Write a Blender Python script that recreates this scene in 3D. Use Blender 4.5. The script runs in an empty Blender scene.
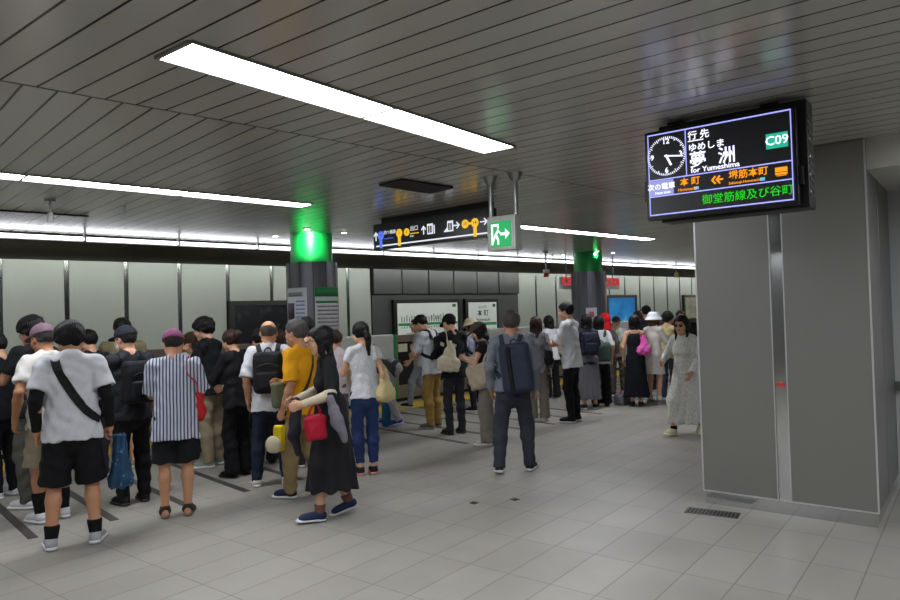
import bpy, math, random
import numpy as np
from mathutils import Vector, Matrix

S = bpy.context.scene
COL = S.collection
random.seed(7)
rad = math.radians

# ------------------------------------------------------------------ camera, world, exposure
F = 680.0
CAM_H = 1.66
HEAD = rad(46.5)
PITCH = math.atan(12.0 / F)
ROLL = rad(1.72)
fx, fy = math.cos(HEAD), math.sin(HEAD)
f0 = Vector((fx * math.cos(PITCH), fy * math.cos(PITCH), math.sin(PITCH)))
r0 = Vector((fy, -fx, 0))
u0 = r0.cross(f0)
rv = r0 * math.cos(ROLL) - u0 * math.sin(ROLL)
uv = u0 * math.cos(ROLL) + r0 * math.sin(ROLL)
cd = bpy.data.cameras.new('camera')
cam = bpy.data.objects.new('camera', cd)
COL.objects.link(cam)
cd.sensor_fit = 'HORIZONTAL'
cd.sensor_width = 36.0
cd.lens = F / 900 * 36.0
cd.clip_start = 0.05
M = Matrix.Identity(4)
for i in range(3):
    M[i][0] = rv[i]; M[i][1] = uv[i]; M[i][2] = -f0[i]
M[0][3] = 0; M[1][3] = 0; M[2][3] = CAM_H
cam.matrix_world = M
S.camera = cam

world = bpy.data.worlds.new('station_air')
S.world = world
world.use_nodes = True
bg = world.node_tree.nodes['Background']
bg.inputs[0].default_value = (0.9, 0.95, 1.0, 1)
bg.inputs[1].default_value = 0.05
S.view_settings.view_transform = 'Standard'
S.view_settings.look = 'None'
S.view_settings.gamma = 1.0
S.view_settings.use_curve_mapping = False
S.view_settings.exposure = 0.42
S.cycles.use_denoising = True
S.cycles.max_bounces = 8
S.cycles.diffuse_bounces = 6
S.cycles.glossy_bounces = 4
S.cycles.sample_clamp_indirect = 6.0
LAMP = 22.0          # brightness of the ceiling lamps
COVE = 5.5          # brightness of the lamp line over the platform edge

def ray(px, py):
    return f0 * F + rv * (px - 450) + uv * (300 - py)

def at(px, py, z=0.0):
    """the point at height z seen at picture position px, py"""
    d = ray(px, py)
    t = (z - CAM_H) / d.z
    return Vector((d.x * t, d.y * t, z))

def at_n(px, py, n):
    """the point on the vertical plane y = n"""
    d = ray(px, py)
    t = n / d.y
    return Vector((d.x * t, n, CAM_H + d.z * t))

# ------------------------------------------------------------------ materials
def lin(c):
    return tuple(((v / 12.92) if v <= 0.04045 else ((v + 0.055) / 1.055) ** 2.4) for v in c)

def rgb(h):
    if isinstance(h, str):
        h = h.lstrip('#')
        return lin(tuple(int(h[i:i + 2], 16) / 255 for i in (0, 2, 4)))
    return h

MC = {}
def mat(key, col, rough=0.5, metal=0.0, var=0.06, vscale=8.0, bump=0.0, bscale=60.0, spec=None, aniso=0.0):
    if key in MC:
        return MC[key]
    m = bpy.data.materials.new(key)
    m.use_nodes = True
    nt = m.node_tree
    b = nt.nodes['Principled BSDF']
    c = rgb(col)
    b.inputs['Roughness'].default_value = rough
    b.inputs['Metallic'].default_value = metal
    if spec is not None:
        b.inputs['Specular IOR Level'].default_value = spec
    tc = nt.nodes.new('ShaderNodeTexCoord')
    if var > 0:
        n = nt.nodes.new('ShaderNodeTexNoise')
        n.inputs['Scale'].default_value = vscale
        n.inputs['Detail'].default_value = 3
        nt.links.new(tc.outputs['Object'], n.inputs['Vector'])
        r = nt.nodes.new('ShaderNodeValToRGB')
        r.color_ramp.elements[0].position = 0.3
        r.color_ramp.elements[1].position = 0.7
        r.color_ramp.elements[0].color = tuple(max(0, v * (1 - var)) for v in c) + (1,)
        r.color_ramp.elements[1].color = tuple(min(1, v * (1 + var)) for v in c) + (1,)
        nt.links.new(n.outputs['Fac'], r.inputs['Fac'])
        nt.links.new(r.outputs['Color'], b.inputs['Base Color'])
    else:
        b.inputs['Base Color'].default_value = c + (1,)
    if bump > 0:
        n2 = nt.nodes.new('ShaderNodeTexNoise')
        n2.inputs['Scale'].default_value = bscale
        n2.inputs['Detail'].default_value = 4
        nt.links.new(tc.outputs['Object'], n2.inputs['Vector'])
        bp = nt.nodes.new('ShaderNodeBump')
        bp.inputs['Strength'].default_value = bump
        bp.inputs['Distance'].default_value = 0.01
        nt.links.new(n2.outputs['Fac'], bp.inputs['Height'])
        nt.links.new(bp.outputs['Normal'], b.inputs['Normal'])
    MC[key] = m
    return m

def cloth(h, rough=0.85):
    return mat('cloth_' + h.lstrip('#') + ('' if rough == 0.85 else '_%d' % int(rough * 100)), h, rough, 0, 0.05, 14.0, 0.30, 45.0, spec=0.25)

def emit(key, col, strength):
    if key in MC:
        return MC[key]
    m = bpy.data.materials.new(key)
    m.use_nodes = True
    nt = m.node_tree
    b = nt.nodes['Principled BSDF']
    b.inputs['Base Color'].default_value = (0.02, 0.02, 0.02, 1)
    b.inputs['Emission Color'].default_value = rgb(col) + (1,)
    b.inputs['Emission Strength'].default_value = strength
    b.inputs['Roughness'].default_value = 0.4
    MC[key] = m
    return m

class NT:
    """small node-tree helper"""
    def __init__(s, key):
        s.m = bpy.data.materials.new(key); s.m.use_nodes = True
        s.t = s.m.node_tree; s.b = s.t.nodes['Principled BSDF']
        s.tc = s.t.nodes.new('ShaderNodeTexCoord')
    def n(s, kind, **kw):
        x = s.t.nodes.new('ShaderNode' + kind)
        for k, v in kw.items():
            if hasattr(x, k): setattr(x, k, v)
            else: x.inputs[k].default_value = v
        return x
    def l(s, a, b): s.t.links.new(a, b)
    def math(s, op, a, b=None, c=None):
        x = s.t.nodes.new('ShaderNodeMath'); x.operation = op
        for i, v in enumerate((a, b, c)):
            if v is None: continue
            if isinstance(v, (int, float)): x.inputs[i].default_value = v
            else: s.l(v, x.inputs[i])
        return x.outputs[0]
    def mix(s, fac, a, b):
        x = s.t.nodes.new('ShaderNodeMix'); x.data_type = 'RGBA'
        for i, v in ((0, fac), (6, a), (7, b)):
            if isinstance(v, tuple): x.inputs[i].default_value = v if len(v) == 4 else v + (1,)
            elif isinstance(v, (int, float)): x.inputs[i].default_value = v
            else: s.l(v, x.inputs[i])
        return x.outputs[2]
    def xyz(s, rot=0.0):
        mp = s.n('Mapping')
        s.l(s.tc.outputs['Object'], mp.inputs['Vector'])
        mp.inputs['Rotation'].default_value = (0, 0, rot)
        sp = s.n('SeparateXYZ'); s.l(mp.outputs[0], sp.inputs[0])
        return sp.outputs, mp.outputs[0]
    def noise(s, vec, scale, detail=3):
        x = s.n('TexNoise'); x.inputs['Scale'].default_value = scale; x.inputs['Detail'].default_value = detail
        s.l(vec, x.inputs['Vector']); return x.outputs['Fac']
    def bump(s, h, strength=0.3, dist=0.01):
        x = s.n('Bump'); x.inputs['Strength'].default_value = strength; x.inputs['Distance'].default_value = dist
        s.l(h, x.inputs['Height']); s.l(x.outputs[0], s.b.inputs['Normal'])

TH = rad(8.6)      # the concourse grid is turned by this against the platform edge
PLANK = 0.156

def plank_material(key, rot):
    k = NT(key)
    o, vec = k.xyz(rot)
    fr = k.math('FRACT', k.math('DIVIDE', o[0], PLANK))
    line = k.math('LESS_THAN', fr, 0.075)
    idn = k.n('TexWhiteNoise', noise_dimensions='1D')
    k.l(k.math('FLOOR', k.math('DIVIDE', o[0], PLANK)), idn.inputs['W'])
    base = k.mix(idn.outputs[0], rgb('#b4b2ab'), rgb('#bfbdb6'))
    k.l(k.mix(line, base, rgb('#1a1916')), k.b.inputs['Base Color'])
    k.b.inputs['Metallic'].default_value = 0.25
    k.b.inputs['Roughness'].default_value = 0.23
    k.bump(k.math('SUBTRACT', 1.0, line), 0.15, 0.004)
    return k.m

def tile_material(key, rot, tx, ty, c1, c2, grout, rough):
    k = NT(key)
    o, vec = k.xyz(rot)
    ax = k.math('DIVIDE', o[0], tx)
    ay = k.math('DIVIDE', o[1], ty)
    g = k.math('MAXIMUM', k.math('LESS_THAN', k.math('FRACT', ax), 0.006 / tx), k.math('LESS_THAN', k.math('FRACT', ay), 0.007 / ty))
    cid = k.n('CombineXYZ')
    k.l(k.math('FLOOR', ax), cid.inputs[0]); k.l(k.math('FLOOR', ay), cid.inputs[1])
    wn = k.n('TexWhiteNoise', noise_dimensions='3D'); k.l(cid.outputs[0], wn.inputs['Vector'])
    base = k.mix(wn.outputs[0], rgb(c1), rgb(c2))
    spk = k.noise(vec, 160.0, 2)
    base = k.mix(k.math('MULTIPLY', spk, 0.25), base, rgb('#4c4b48'))
    stain = k.n('MapRange'); stain.inputs[1].default_value = 0.45; stain.inputs[2].default_value = 0.8
    k.l(k.noise(vec, 0.9, 5), stain.inputs[0])
    base = k.mix(k.math('MULTIPLY', stain.outputs[0], 0.35), base, rgb('#5b5954'))
    k.l(k.mix(k.math('MULTIPLY', g, 0.8), base, rgb(grout)), k.b.inputs['Base Color'])
    k.l(k.math('ADD', k.math('MULTIPLY', k.noise(vec, 2.5, 4), 0.22), rough), k.b.inputs['Roughness'])
    k.b.inputs['Specular IOR Level'].default_value = 0.45
    k.bump(k.math('ADD', k.math('SUBTRACT', 1.0, g), k.math('MULTIPLY', spk, 0.15)), 0.25, 0.004)
    return k.m

# ------------------------------------------------------------------ mesh helpers
def tag(o, label=None, cat=None, group=None, kind=None):
    if label: o['label'] = label
    if cat: o['category'] = cat
    if group: o['group'] = group
    if kind: o['kind'] = kind
    return o

def link(name, me, parent=None):
    o = bpy.data.objects.new(name, me)
    COL.objects.link(o)
    if parent is not None: o.parent = parent
    return o

def raw_mesh(name, V, Fc, mats, idx=None, smooth=True):
    me = bpy.data.meshes.new(name)
    V = np.asarray(V, np.float32)
    if isinstance(Fc, np.ndarray):
        nf, k = Fc.shape
        me.vertices.add(len(V)); me.vertices.foreach_set('co', V.ravel())
        me.loops.add(nf * k); me.loops.foreach_set('vertex_index', Fc.astype(np.int32).ravel())
        me.polygons.add(nf)
        me.polygons.foreach_set('loop_start', np.arange(0, nf * k, k, dtype=np.int32))
        if idx is not None: me.polygons.foreach_set('material_index', np.asarray(idx, np.int32))
        me.polygons.foreach_set('use_smooth', np.full(nf, smooth, bool))
        me.update(calc_edges=True)
    else:
        me.from_pydata([tuple(v) for v in V], [], Fc)
        if idx is not None: me.polygons.foreach_set('material_index', np.asarray(idx, np.int32))
        me.polygons.foreach_set('use_smooth', np.full(len(me.polygons), smooth, bool))
        me.update()
    for m in (mats if isinstance(mats, (list, tuple)) else [mats]):
        me.materials.append(m)
    return me

class MB:
    """collects boxes, prisms, tubes into one mesh"""
    def __init__(s):
        s.v = []; s.f = []
    def add(s, vs, fs):
        o = len(s.v); s.v += [tuple(v) for v in vs]; s.f += [tuple(i + o for i in f) for f in fs]; return s
    def box(s, x0, y0, z0, x1, y1, z1, rot=0.0, piv=(0, 0)):
        c, n = math.cos(rot), math.sin(rot)
        vs = []
        for z in (z0, z1):
            for x, y in ((x0, y0), (x1, y0), (x1, y1), (x0, y1)):
                dx, dy = x - piv[0], y - piv[1]
                vs.append((piv[0] + dx * c - dy * n, piv[1] + dx * n + dy * c, z))
        return s.add(vs, [(0, 3, 2, 1), (4, 5, 6, 7), (0, 1, 5, 4), (1, 2, 6, 5), (2, 3, 7, 6), (3, 0, 4, 7)])
    def prism(s, pts, z0, z1):
        n = len(pts)
        return s.add([(p[0], p[1], z0) for p in pts] + [(p[0], p[1], z1) for p in pts],
                     [tuple(range(n))[::-1], tuple(range(n, 2 * n))] + [(i, (i + 1) % n, n + (i + 1) % n, n + i) for i in range(n)])
    def profile_x(s, prof, x0, x1):
        """extrude a (y,z) outline along x"""
        n = len(prof)
        return s.add([(x0, p[0], p[1]) for p in prof] + [(x1, p[0], p[1]) for p in prof],
                     [tuple(range(n)), tuple(range(n, 2 * n))[::-1]] + [(i, n + i, n + (i + 1) % n, (i + 1) % n) for i in range(n)])
    def cyl(s, c, r, z0, z1, n=32, r1=None):
        r1 = r if r1 is None else r1
        a = [2 * math.pi * i / n for i in range(n)]
        return s.add([(c[0] + r * math.cos(t), c[1] + r * math.sin(t), z0) for t in a] + [(c[0] + r1 * math.cos(t), c[1] + r1 * math.sin(t), z1) for t in a],
                     [tuple(range(n))[::-1], tuple(range(n, 2 * n))] + [(i, (i + 1) % n, n + (i + 1) % n, n + i) for i in range(n)])
    def tube(s, pts, r, n=8, closed=False):
        pts = [Vector(p) for p in pts]
        m = len(pts); rings = []
        up = Vector((0, 0, 1))
        for i, p in enumerate(pts):
            t = (pts[(i + 1) % m] - pts[i - 1]) if closed else (pts[min(i + 1, m - 1)] - pts[max(i - 1, 0)])
            t.normalize()
            a = t.cross(up)
            if a.length < 1e-3: a = t.cross(Vector((1, 0, 0)))
            a.normalize(); b = t.cross(a)
            rings.append([p + (a * math.cos(2 * math.pi * j / n) + b * math.sin(2 * math.pi * j / n)) * r for j in range(n)])
        fs = []
        for i in range(m if closed else m - 1):
            k = (i + 1) % m
            for j in range(n):
                fs.append((i * n + j, i * n + (j + 1) % n, k * n + (j + 1) % n, k * n + j))
        if not closed:
            fs += [tuple(range(n))[::-1], tuple((m - 1) * n + j for j in range(n))]
        return s.add([v for r_ in rings for v in r_], fs)
    def build(s, name, m, parent=None, smooth=False, bevel=0.0):
        me = raw_mesh(name, s.v, s.f, m, smooth=smooth)
        o = link(name, me, parent)
        if smooth:
            try: me.set_sharp_from_angle(angle=rad(40))
            except Exception: pass
        if bevel > 0:
            b = o.modifiers.new('edge', 'BEVEL'); b.width = bevel; b.segments = 2; b.limit_method = 'ANGLE'
        return o

def struct(o):
    o['kind'] = 'structure'
    return o

def empty(name, loc=(0, 0, 0), rz=0.0):
    o = bpy.data.objects.new(name, None)
    o.empty_display_size = 0.2
    COL.objects.link(o)
    o.location = loc; o.rotation_euler = (0, 0, rz)
    return o

def copy_tree(o, parent=None):
    c = o.copy(); COL.objects.link(c)
    if parent is not None: c.parent = parent
    for ch in list(o.children): copy_tree(ch, c)
    return c

def bezel_text(name, body, size, m, parent, loc, rot=(math.pi / 2, 0, 0), align='LEFT', extrude=0.0006, sx=1.0, bold=0.0):
    c = bpy.data.curves.new(name, 'FONT')
    c.body = body; c.size = size; c.extrude = extrude; c.align_x = align; c.align_y = 'CENTER'; c.offset = min(bold, size * .012); c.resolution_u = 2
    t = bpy.data.objects.new(name, c); COL.objects.link(t)
    dg = bpy.context.evaluated_depsgraph_get()
    me = bpy.data.meshes.new_from_object(t.evaluated_get(dg))
    bpy.data.objects.remove(t)
    me.materials.clear(); me.materials.append(m); me.name = name
    o = link(name, me, parent)
    o.location = loc; o.rotation_euler = rot; o.scale = (sx, 1, 1)
    return o
# ------------------------------------------------------------------ the station hall
CZ = 2.84                # ceiling height
SEAM = 3.83
uc = Vector((math.cos(TH), math.sin(TH), 0)); nc = Vector((-math.sin(TH), math.cos(TH), 0))
X0, X1, Y0, Y1 = -9.0, 48.0, -8.0, 13.5
steel = mat('brushed_steel', '#8f9290', 0.32, 0.85, 0.04, 3)
bright_steel = mat('polished_steel', '#c4c6c4', 0.15, 1.0, 0.03, 5)
black = mat('black_metal', '#131313', 0.45, 0.3, 0.05)
dark = mat('dark_lacquer', '#2b2a28', 0.35, 0.2, 0.05)

floor_m = tile_material('floor_tile', -TH, 0.60, 0.30, '#9f9b91', '#a7a399', '#63615c', 0.32)
b = MB(); b.add([(X0, Y0, 0), (X1, Y0, 0), (X1, 10.25, 0), (X0, 10.25, 0), (X0, Y0, -1.2), (X1, Y0, -1.2), (X1, 10.25, -1.2), (X0, 10.25, -1.2)],
                [(0, 1, 2, 3), (7, 6, 5, 4), (3, 2, 6, 7), (0, 4, 5, 1), (1, 5, 6, 2), (0, 3, 7, 4)])
struct(b.build('floor', floor_m))
struct(MB().box(X0, 10.25, -1.3, X1, Y1, -1.2).build('floor_track_bed', mat('ballast', '#3a3835', 0.9, 0, 0.3, 20, 0.6)))

# ceiling: two fields of narrow metal boards meeting at a seam
struct(MB().box(X0, Y0, CZ, X1, SEAM, CZ + 0.05).build('ceiling', plank_material('ceiling_boards_turned', -TH)))
struct(MB().box(X0, SEAM, CZ, X1, 10.02, CZ + 0.05).build('ceiling_platform', plank_material('ceiling_boards', 0.0)))
struct(MB().box(X0, SEAM - 0.006, CZ - 0.002, X1, SEAM + 0.006, CZ + 0.01).build('trim_1', black))
# dark fascia that drops at the platform edge and hides the top of the track wall
fas = [(10.02, CZ), (10.02, 2.735), (10.06, 2.69), (10.14, 2.63), (10.24, 2.58), (10.36, 2.545), (10.5, 2.535), (10.62, 2.55), (10.62, CZ + 0.05), (10.02, CZ + 0.05)]
struct(MB().profile_x(fas, X0, X1).build('trim_2', mat('fascia', '#5d5a56', 0.4, 0.35, 0.05, 2), smooth=True))
struct(MB().box(X0, 10.62, 4.2, X1, Y1, 4.3).build('ceiling_track', dark))
struct(MB().box(X0, 10.6, CZ, X1, 10.66, 4.2).build('wall_over_fascia', dark))

# room shell round the rest
concrete = mat('painted_wall', '#9a9a98', 0.6, 0, 0.04, 2)
struct(MB().box(X0, Y0 - 0.1, 0, X1, Y0, CZ).build('wall_back', concrete))
struct(MB().box(X0 - 0.1, Y0, -1.2, X0, Y1, 4.2).build('wall_left', concrete))
struct(MB().box(X1, Y0, -1.2, X1 + 0.1, Y1, 4.2).build('wall_far', concrete))

# ---- track wall: metal panels with mirror strips between, a dark bay with the station boards
PU = 1.005
PANEL_OFF = at_n(66, 300, Y1).x
panel_m = NT('track_wall_panel')
o_, vec_ = panel_m.xyz(0)
panel_m.l(panel_m.mix(panel_m.noise(vec_, 1.2, 3), rgb('#a3a6a0'), rgb('#adb0aa')), panel_m.b.inputs['Base Color'])
panel_m.b.inputs['Metallic'].default_value = 0.35
panel_m.b.inputs['Roughness'].default_value = 0.38
panel_m = panel_m.m
bay0 = at_n(370, 300, Y1).x; bay1 = at_n(516, 300, Y1).x
struct(MB().box(X0, Y1, -1.2, X1, Y1 + 0.1, 4.2).build('wall_track', dark))
pan = MB(); mir = MB()
k = -12
while PANEL_OFF + k * PU < X1 - 2:
    xa = PANEL_OFF + k * PU; xb = xa + PU
    if xb < X0 + 0.2: k += 1; continue
    xl, xr = xa + 0.04, xb - 0.04
    if xl < bay0 < xr: xr = bay0 - .02
    elif xl < bay1 < xr: xl = bay1 + .02
    if not (xl >= bay0 - .03 and xr <= bay1 + .03) and xr - xl > .15:
        pan.box(xl, Y1 - 0.06, -0.9, xr, Y1, 3.9)
    if not bay0 < xa < bay1:
        mir.box(xa - 0.035, Y1 - 0.045, -0.9, xa + 0.035, Y1, 3.9)
    k += 1
struct(pan.build('wall_track_panels', panel_m, bevel=0.006))
struct(mir.build('trim_3', mat('mirror_strip', '#6f716e', 0.18, 1.0, 0.03, 3)))
# dark bay
bp = MB(); nb = 6
for i in range(nb):
    xa = bay0 + (bay1 - bay0) * i / nb; xb = bay0 + (bay1 - bay0) * (i + 1) / nb
    bp.box(xa + 0.015, Y1 - 0.16, 2.15, xb - 0.015, Y1, 3.9)
struct(bp.build('wall_bay_upper', mat('bay_upper', '#4e4e4e', 0.3, 0.6, 0.04, 2), bevel=0.01))
struct(MB().box(bay0, Y1 - 0.08, -0.9, bay1, Y1, 2.13).build('wall_bay_lower', mat('bay_lower', '#3d3d3f', 0.5, 0.1, 0.04, 2)))

white_board = mat('white_board', '#d9dcda', 0.4, 0, 0.02, 3)
green_ink = mat('green_line', '#1f8a4c', 0.5, 0, 0.03)
ink = mat('dark_ink', '#33383a', 0.6, 0, 0.03)
blue_ink = mat('blue_ink', '#2d4fa0', 0.6, 0, 0.03)

def wall_board(px0, py0, px1, py1, label, cat, yb):
    a = at_n(px0, py0, yb); c = at_n(px1, py1, yb)
    t = empty('station_board', (a.x, yb, c.z))
    w = c.x - a.x; h = a.z - c.z
    tag(t, label, cat)
    MB().box(-0.10, 0, -0.10, w + 0.10, 0.10, h + 0.10).build('frame', black, t, bevel=0.008)
    MB().box(0, -0.012, 0, w, 0.0, h).build('panel', white_board, t)
    return t, w, h

t, w, h = wall_board(397, 303.5, 458, 337.5, 'wide white route map board in black frame on the dark track wall bay', 'route map', Y1 - 0.19)
m_ = MB().box(0.02, -0.016, h * 0.40, w - 0.02, -0.010, h * 0.47)
m_.build('route_line', green_ink, t)
tk = MB()
for i in range(19):
    x = 0.12 + i * (w - 0.5) / 19
    tk.box(x, -0.016, h * 0.49, x + 0.02, -0.010, h * (0.62 + 0.1 * random.random()))
    tk.box(x, -0.016, h * 0.33, x + 0.02, -0.010, h * 0.38)
for i in range(5):
    tk.box(w * (0.55 + 0.03 * i), -0.016, h * 0.55, w * (0.555 + 0.03 * i), -0.010, h * 0.66)
tk.box(w * .12, -0.016, h * .12, w * .55, -0.010, h * .14); tk.box(w * .12, -0.016, h * .19, w * .6, -0.010, h * .20)
tk.build('station_names', ink, t)
MB().box(w * 0.91, -0.016, h * 0.88, w * 0.97, -0.010, h * 0.96).build('line_emblem', mat('deep_green', '#0f5a50', 0.5), t)

t, w, h = wall_board(468, 302.5, 497, 336, 'white station name board reading Hommachi on the dark track wall bay', 'station sign', Y1 - 0.19)
bezel_text('reading', 'ほんまち', 0.09, ink, t, (w * .5, -0.016, h * 0.86), align='CENTER')
bezel_text('station_lettering', '本 町', 0.20, ink, t, (w * .5, -0.016, h * 0.68), align='CENTER', bold=0.0024)
bezel_text('roman_name', 'Hommachi', 0.13, ink, t, (w * .5, -0.016, h * 0.50), align='CENTER', bold=0.002)
MB().box(w * .38, -0.016, h * 0.34, w - 0.02, -0.010, h * 0.42).build('route_line', green_ink, t)
MB().box(w * 0.86, -0.016, h * 0.86, w * 0.96, -0.010, h * 0.95).build('line_emblem', mat('deep_green', '#0f5a50', 0.5), t)
bezel_text('next_station', '堺筋本町', 0.09, ink, t, (w * .75, -0.016, h * 0.2), align='CENTER')

def ad_panel(px0, py0, px1, zb, label, face_m, inner=None):
    a = at_n(px0, py0, Y1 - 0.12); c = at_n(px1, py0, Y1 - 0.12)
    w = c.x - a.x; h = a.z - zb
    t = empty('advertising_panel', (a.x, Y1 - 0.10, zb)); tag(t, label, 'advertising panel')
    f = MB()
    for q in ((0, 0, w, .1), (0, h - .1, w, h), (0, .1, .1, h - .1), (w - .1, .1, w, h - .1)):
        f.box(q[0], -0.06, q[1], q[2], 0.05, q[3])
    f.build('frame', dark, t)
    MB().box(.1, -0.03, .1, w - .1, 0.0, h - .1).build('poster', face_m, t)
    return t, w, h

def poster_mat(key, c1, c2, c3, sc=3.0, em=0.0):
    k = NT(key)
    o, v = k.xyz(0)
    r = k.n('ValToRGB'); k.l(k.noise(v, sc, 4), r.inputs['Fac'])
    r.color_ramp.elements[0].position = .4; r.color_ramp.elements[0].color = rgb(c1) + (1,)
    r.color_ramp.elements[1].position = .62; r.color_ramp.elements[1].color = rgb(c2) + (1,)
    e = r.color_ramp.elements.new(.74); e.color = rgb(c3) + (1,)
    k.l(r.outputs[0], k.b.inputs['Base Color'])
    k.b.inputs['Roughness'].default_value = .25
    if em:
        k.l(r.outputs[0], k.b.inputs['Emission Color']); k.b.inputs['Emission Strength'].default_value = em
    return k.m
ad_panel(229, 301, 293, 0.9, 'dark glossy advertising panel on the track wall left of the near round column', poster_mat('night_poster', '#15161b', '#1d1f26', '#4a3f36'))
ad_panel(606, 295, 636, 0.9, 'lit blue advertising panel on the track wall right of the far round column', poster_mat('blue_poster', '#1f5f98', '#2a77b0', '#6fa9cf', 1.5, 0.35))
ad_panel(683, 295, 715, 0.9, 'framed pale advertising panel on the track wall beside the square pillar', poster_mat('pale_poster', '#8c8a7a', '#a8a490', '#5e5a50', 2.5))

# ---- platform screen gates along the edge
gate_white = mat('gate_white', '#d3d6d2', 0.4, 0.1, 0.03)
gate_bronze = mat('gate_bronze', '#8d8272', 0.4, 0.5, 0.05)
gate_dark = mat('gate_dark', '#2a2926', 0.25, 0.1, 0.05)
GY = 10.0
E_X = at_n(395.5, 345, GY).x
GH = 1.27
def make_gate(x1, label):
    x0 = x1 - 2.25
    t = empty('platform_gate', (x0, GY, 0)); tag(t, label, 'platform gate', 'platform gate housings')
    MB().box(0, -0.02, 0.06, 2.2, 0.22, GH).build('housing', gate_white, t, bevel=0.02)
    MB().box(2.2, -0.025, 0.06, 2.25, 0.22, GH).build('edge_strip', mat('gate_green', '#1f9a4a', .45), t)
    MB().box(-0.0, -0.0, 0, 2.25, 0.2, 0.06).build('plinth', black, t)
    MB().box(0.25, -0.03, 0.2, 1.9, -0.02, 0.95).build('infill_panel', mat('gate_grey', '#b5b8b4', .4), t)
    d = empty('gate_door', (x1 + 0.01, GY, 0)); tag(d, label.replace('white gate housing', 'bronze sliding gate door with dark glass'), 'gate door', 'sliding gate doors')
    W = 2.53
    fr = MB()
    for q in ((0, .06, W, .30), (0, 1.12, W, GH - .02), (0, .30, .07, 1.12), (W - .07, .30, W, 1.12), (W / 2 - .03, .30, W / 2 + .03, 1.12)):
        fr.box(q[0], 0.03, q[1], q[2], 0.15, q[3])
    fr.build('frame', gate_bronze, d)
    MB().box(.07, .06, .30, W - .07, .12, 1.12).build('glass', gate_dark, d)
    MB().box(0, .02, 0, W, .16, .06).build('sill', black, d)
    MB().box(.10, .052, .93, .32, .06, 1.08).build('sticker', mat('sticker', '#d9dcc0', .5), d)
    return t
for i in range(-3, 6):
    where = {-3: 'white gate housing out of sight at the left end', -2: 'white gate housing behind the cap wearers at the left',
             -1: 'white gate housing behind the striped shirt man', 0: 'white gate housing with a green edge behind the bending person',
             1: 'white gate housing behind the man with the navy backpack', 2: 'white gate housing behind the tall man in white',
             3: 'white gate housing behind the pink tote', 4: 'white gate housing past the white bucket hat', 5: 'white gate housing hidden by the square pillar'}[i]
    if i in (-3, 5): continue
    make_gate(E_X + i * 4.8, where)

# tactile paving and queue lines
tact = NT('tactile_yellow')
o_, v_ = tact.xyz(0)
fxn = tact.math('SUBTRACT', tact.math('FRACT', tact.math('DIVIDE', o_[0], .06)), .5)
fyn = tact.math('SUBTRACT', tact.math('FRACT', tact.math('DIVIDE', o_[1], .06)), .5)
dd = tact.math('ADD', tact.math('MULTIPLY', fxn, fxn), tact.math('MULTIPLY', fyn, fyn))
tact.bump(tact.math('LESS_THAN', dd, .08), .6, .004)
tact.l(tact.mix(tact.noise(v_, 3), rgb('#e0b31c'), rgb('#ebc42d')), tact.b.inputs['Base Color'])
tact.b.inputs['Roughness'].default_value = .55
struct(MB().box(X0, 9.15, 0, X1, 9.75, 0.006).build('trim_4', tact.m))
ql = MB()
for i in range(-6, 26):
    x = 1.27 + .595 * i
    ql.box(x - .035, 6.12 if (i % 8) < 6 else 8.2, 0, x + .035, 9.1, 0.003)
struct(ql.build('trim_5', mat('queue_line', '#45433f', .5, 0, .05)))
# the right hand wall past the pillar, with its rail
wr = at(898, 486)
struct(MB().box(wr.x + .0, -8, 0, wr.x + .2, wr.y + 1.2, CZ).build('wall_right', mat('right_wall', '#b3b5b6', .5, 0, .03, 2)))
struct(MB().box(wr.x - .05, -8, .85, wr.x, wr.y + 1.15, .93).build('trim_6', steel))

# ---- square pillar
PL = at(704, 503); PR = at(880, 529)
side = (PL - PR).length
PD = 1.75
PANG = math.atan2((PL - PR).y, (PL - PR).x)
ex = (PR - PL).normalized(); ey = Vector((-ex.y, ex.x, 0))     # ex runs along the front, ey into the pillar
prot = math.atan2(ex.y, ex.x)
pil = empty('wall_pillar', PL, prot); pil['kind'] = 'structure'
pm = NT('pillar_panel')
o_, v_ = pm.xyz(0)
pm.l(pm.mix(pm.noise(v_, 1.0, 3), rgb('#7b7a75'), rgb('#82817c')), pm.b.inputs['Base Color'])
pm.b.inputs['Roughness'].default_value = .42; pm.b.inputs['Metallic'].default_value = .3
pm = pm.m
MB().box(.03, .03, 0, side - .03, PD - .03, CZ).build('core', black, pil)
half = side / 2
pf = MB()
pf.box(0, 0, .11, half - .045, .03, CZ - .005); pf.box(half + .045, 0, .11, side, .03, CZ - .005)
pf.box(side - .03, .03, .11, side, .62, CZ - .005); pf.box(side - .03, .66, .11, side, PD - .03, CZ - .005)
pf.box(0, .03, .11, .03, PD, CZ - .005); pf.box(0, PD - .03, .11, side, PD, CZ - .005)
pf.build('panel', pm, pil, bevel=.004)
MB().box(half - .045, .012, .11, half + .045, .03, CZ - .3).build('strip', bright_steel, pil)
MB().box(.015, .015, 0, side - .015, PD - .015, .11).build('base', bright_steel, pil)
eg = MB()
for x in (-.004, side - .008): eg.box(x, -.004, .11, x + .012, .008, CZ - .01)
eg.box(half - .052, -.004, .11, half - .044, .004, CZ - .01); eg.box(half + .044, -.004, .11, half + .052, .004, CZ - .01)
eg.box(0, -.004, .105, side, .006, .115)
eg.build('edge', mat('pale_edge', '#c9cac8', .35, .5), pil)
MB().box(half - .03, .0, 1.0, half + .03, .02, 1.03).build('red_tab', mat('red_tab', '#c8362c', .5), pil)
# beam that runs off to the right from the pillar head
struct(MB().box(side, .08, 2.62, side + 7, PD - .15, CZ).build('trim_7', mat('beam', '#b9b8b0', .6, 0, .03), pil))
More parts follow.
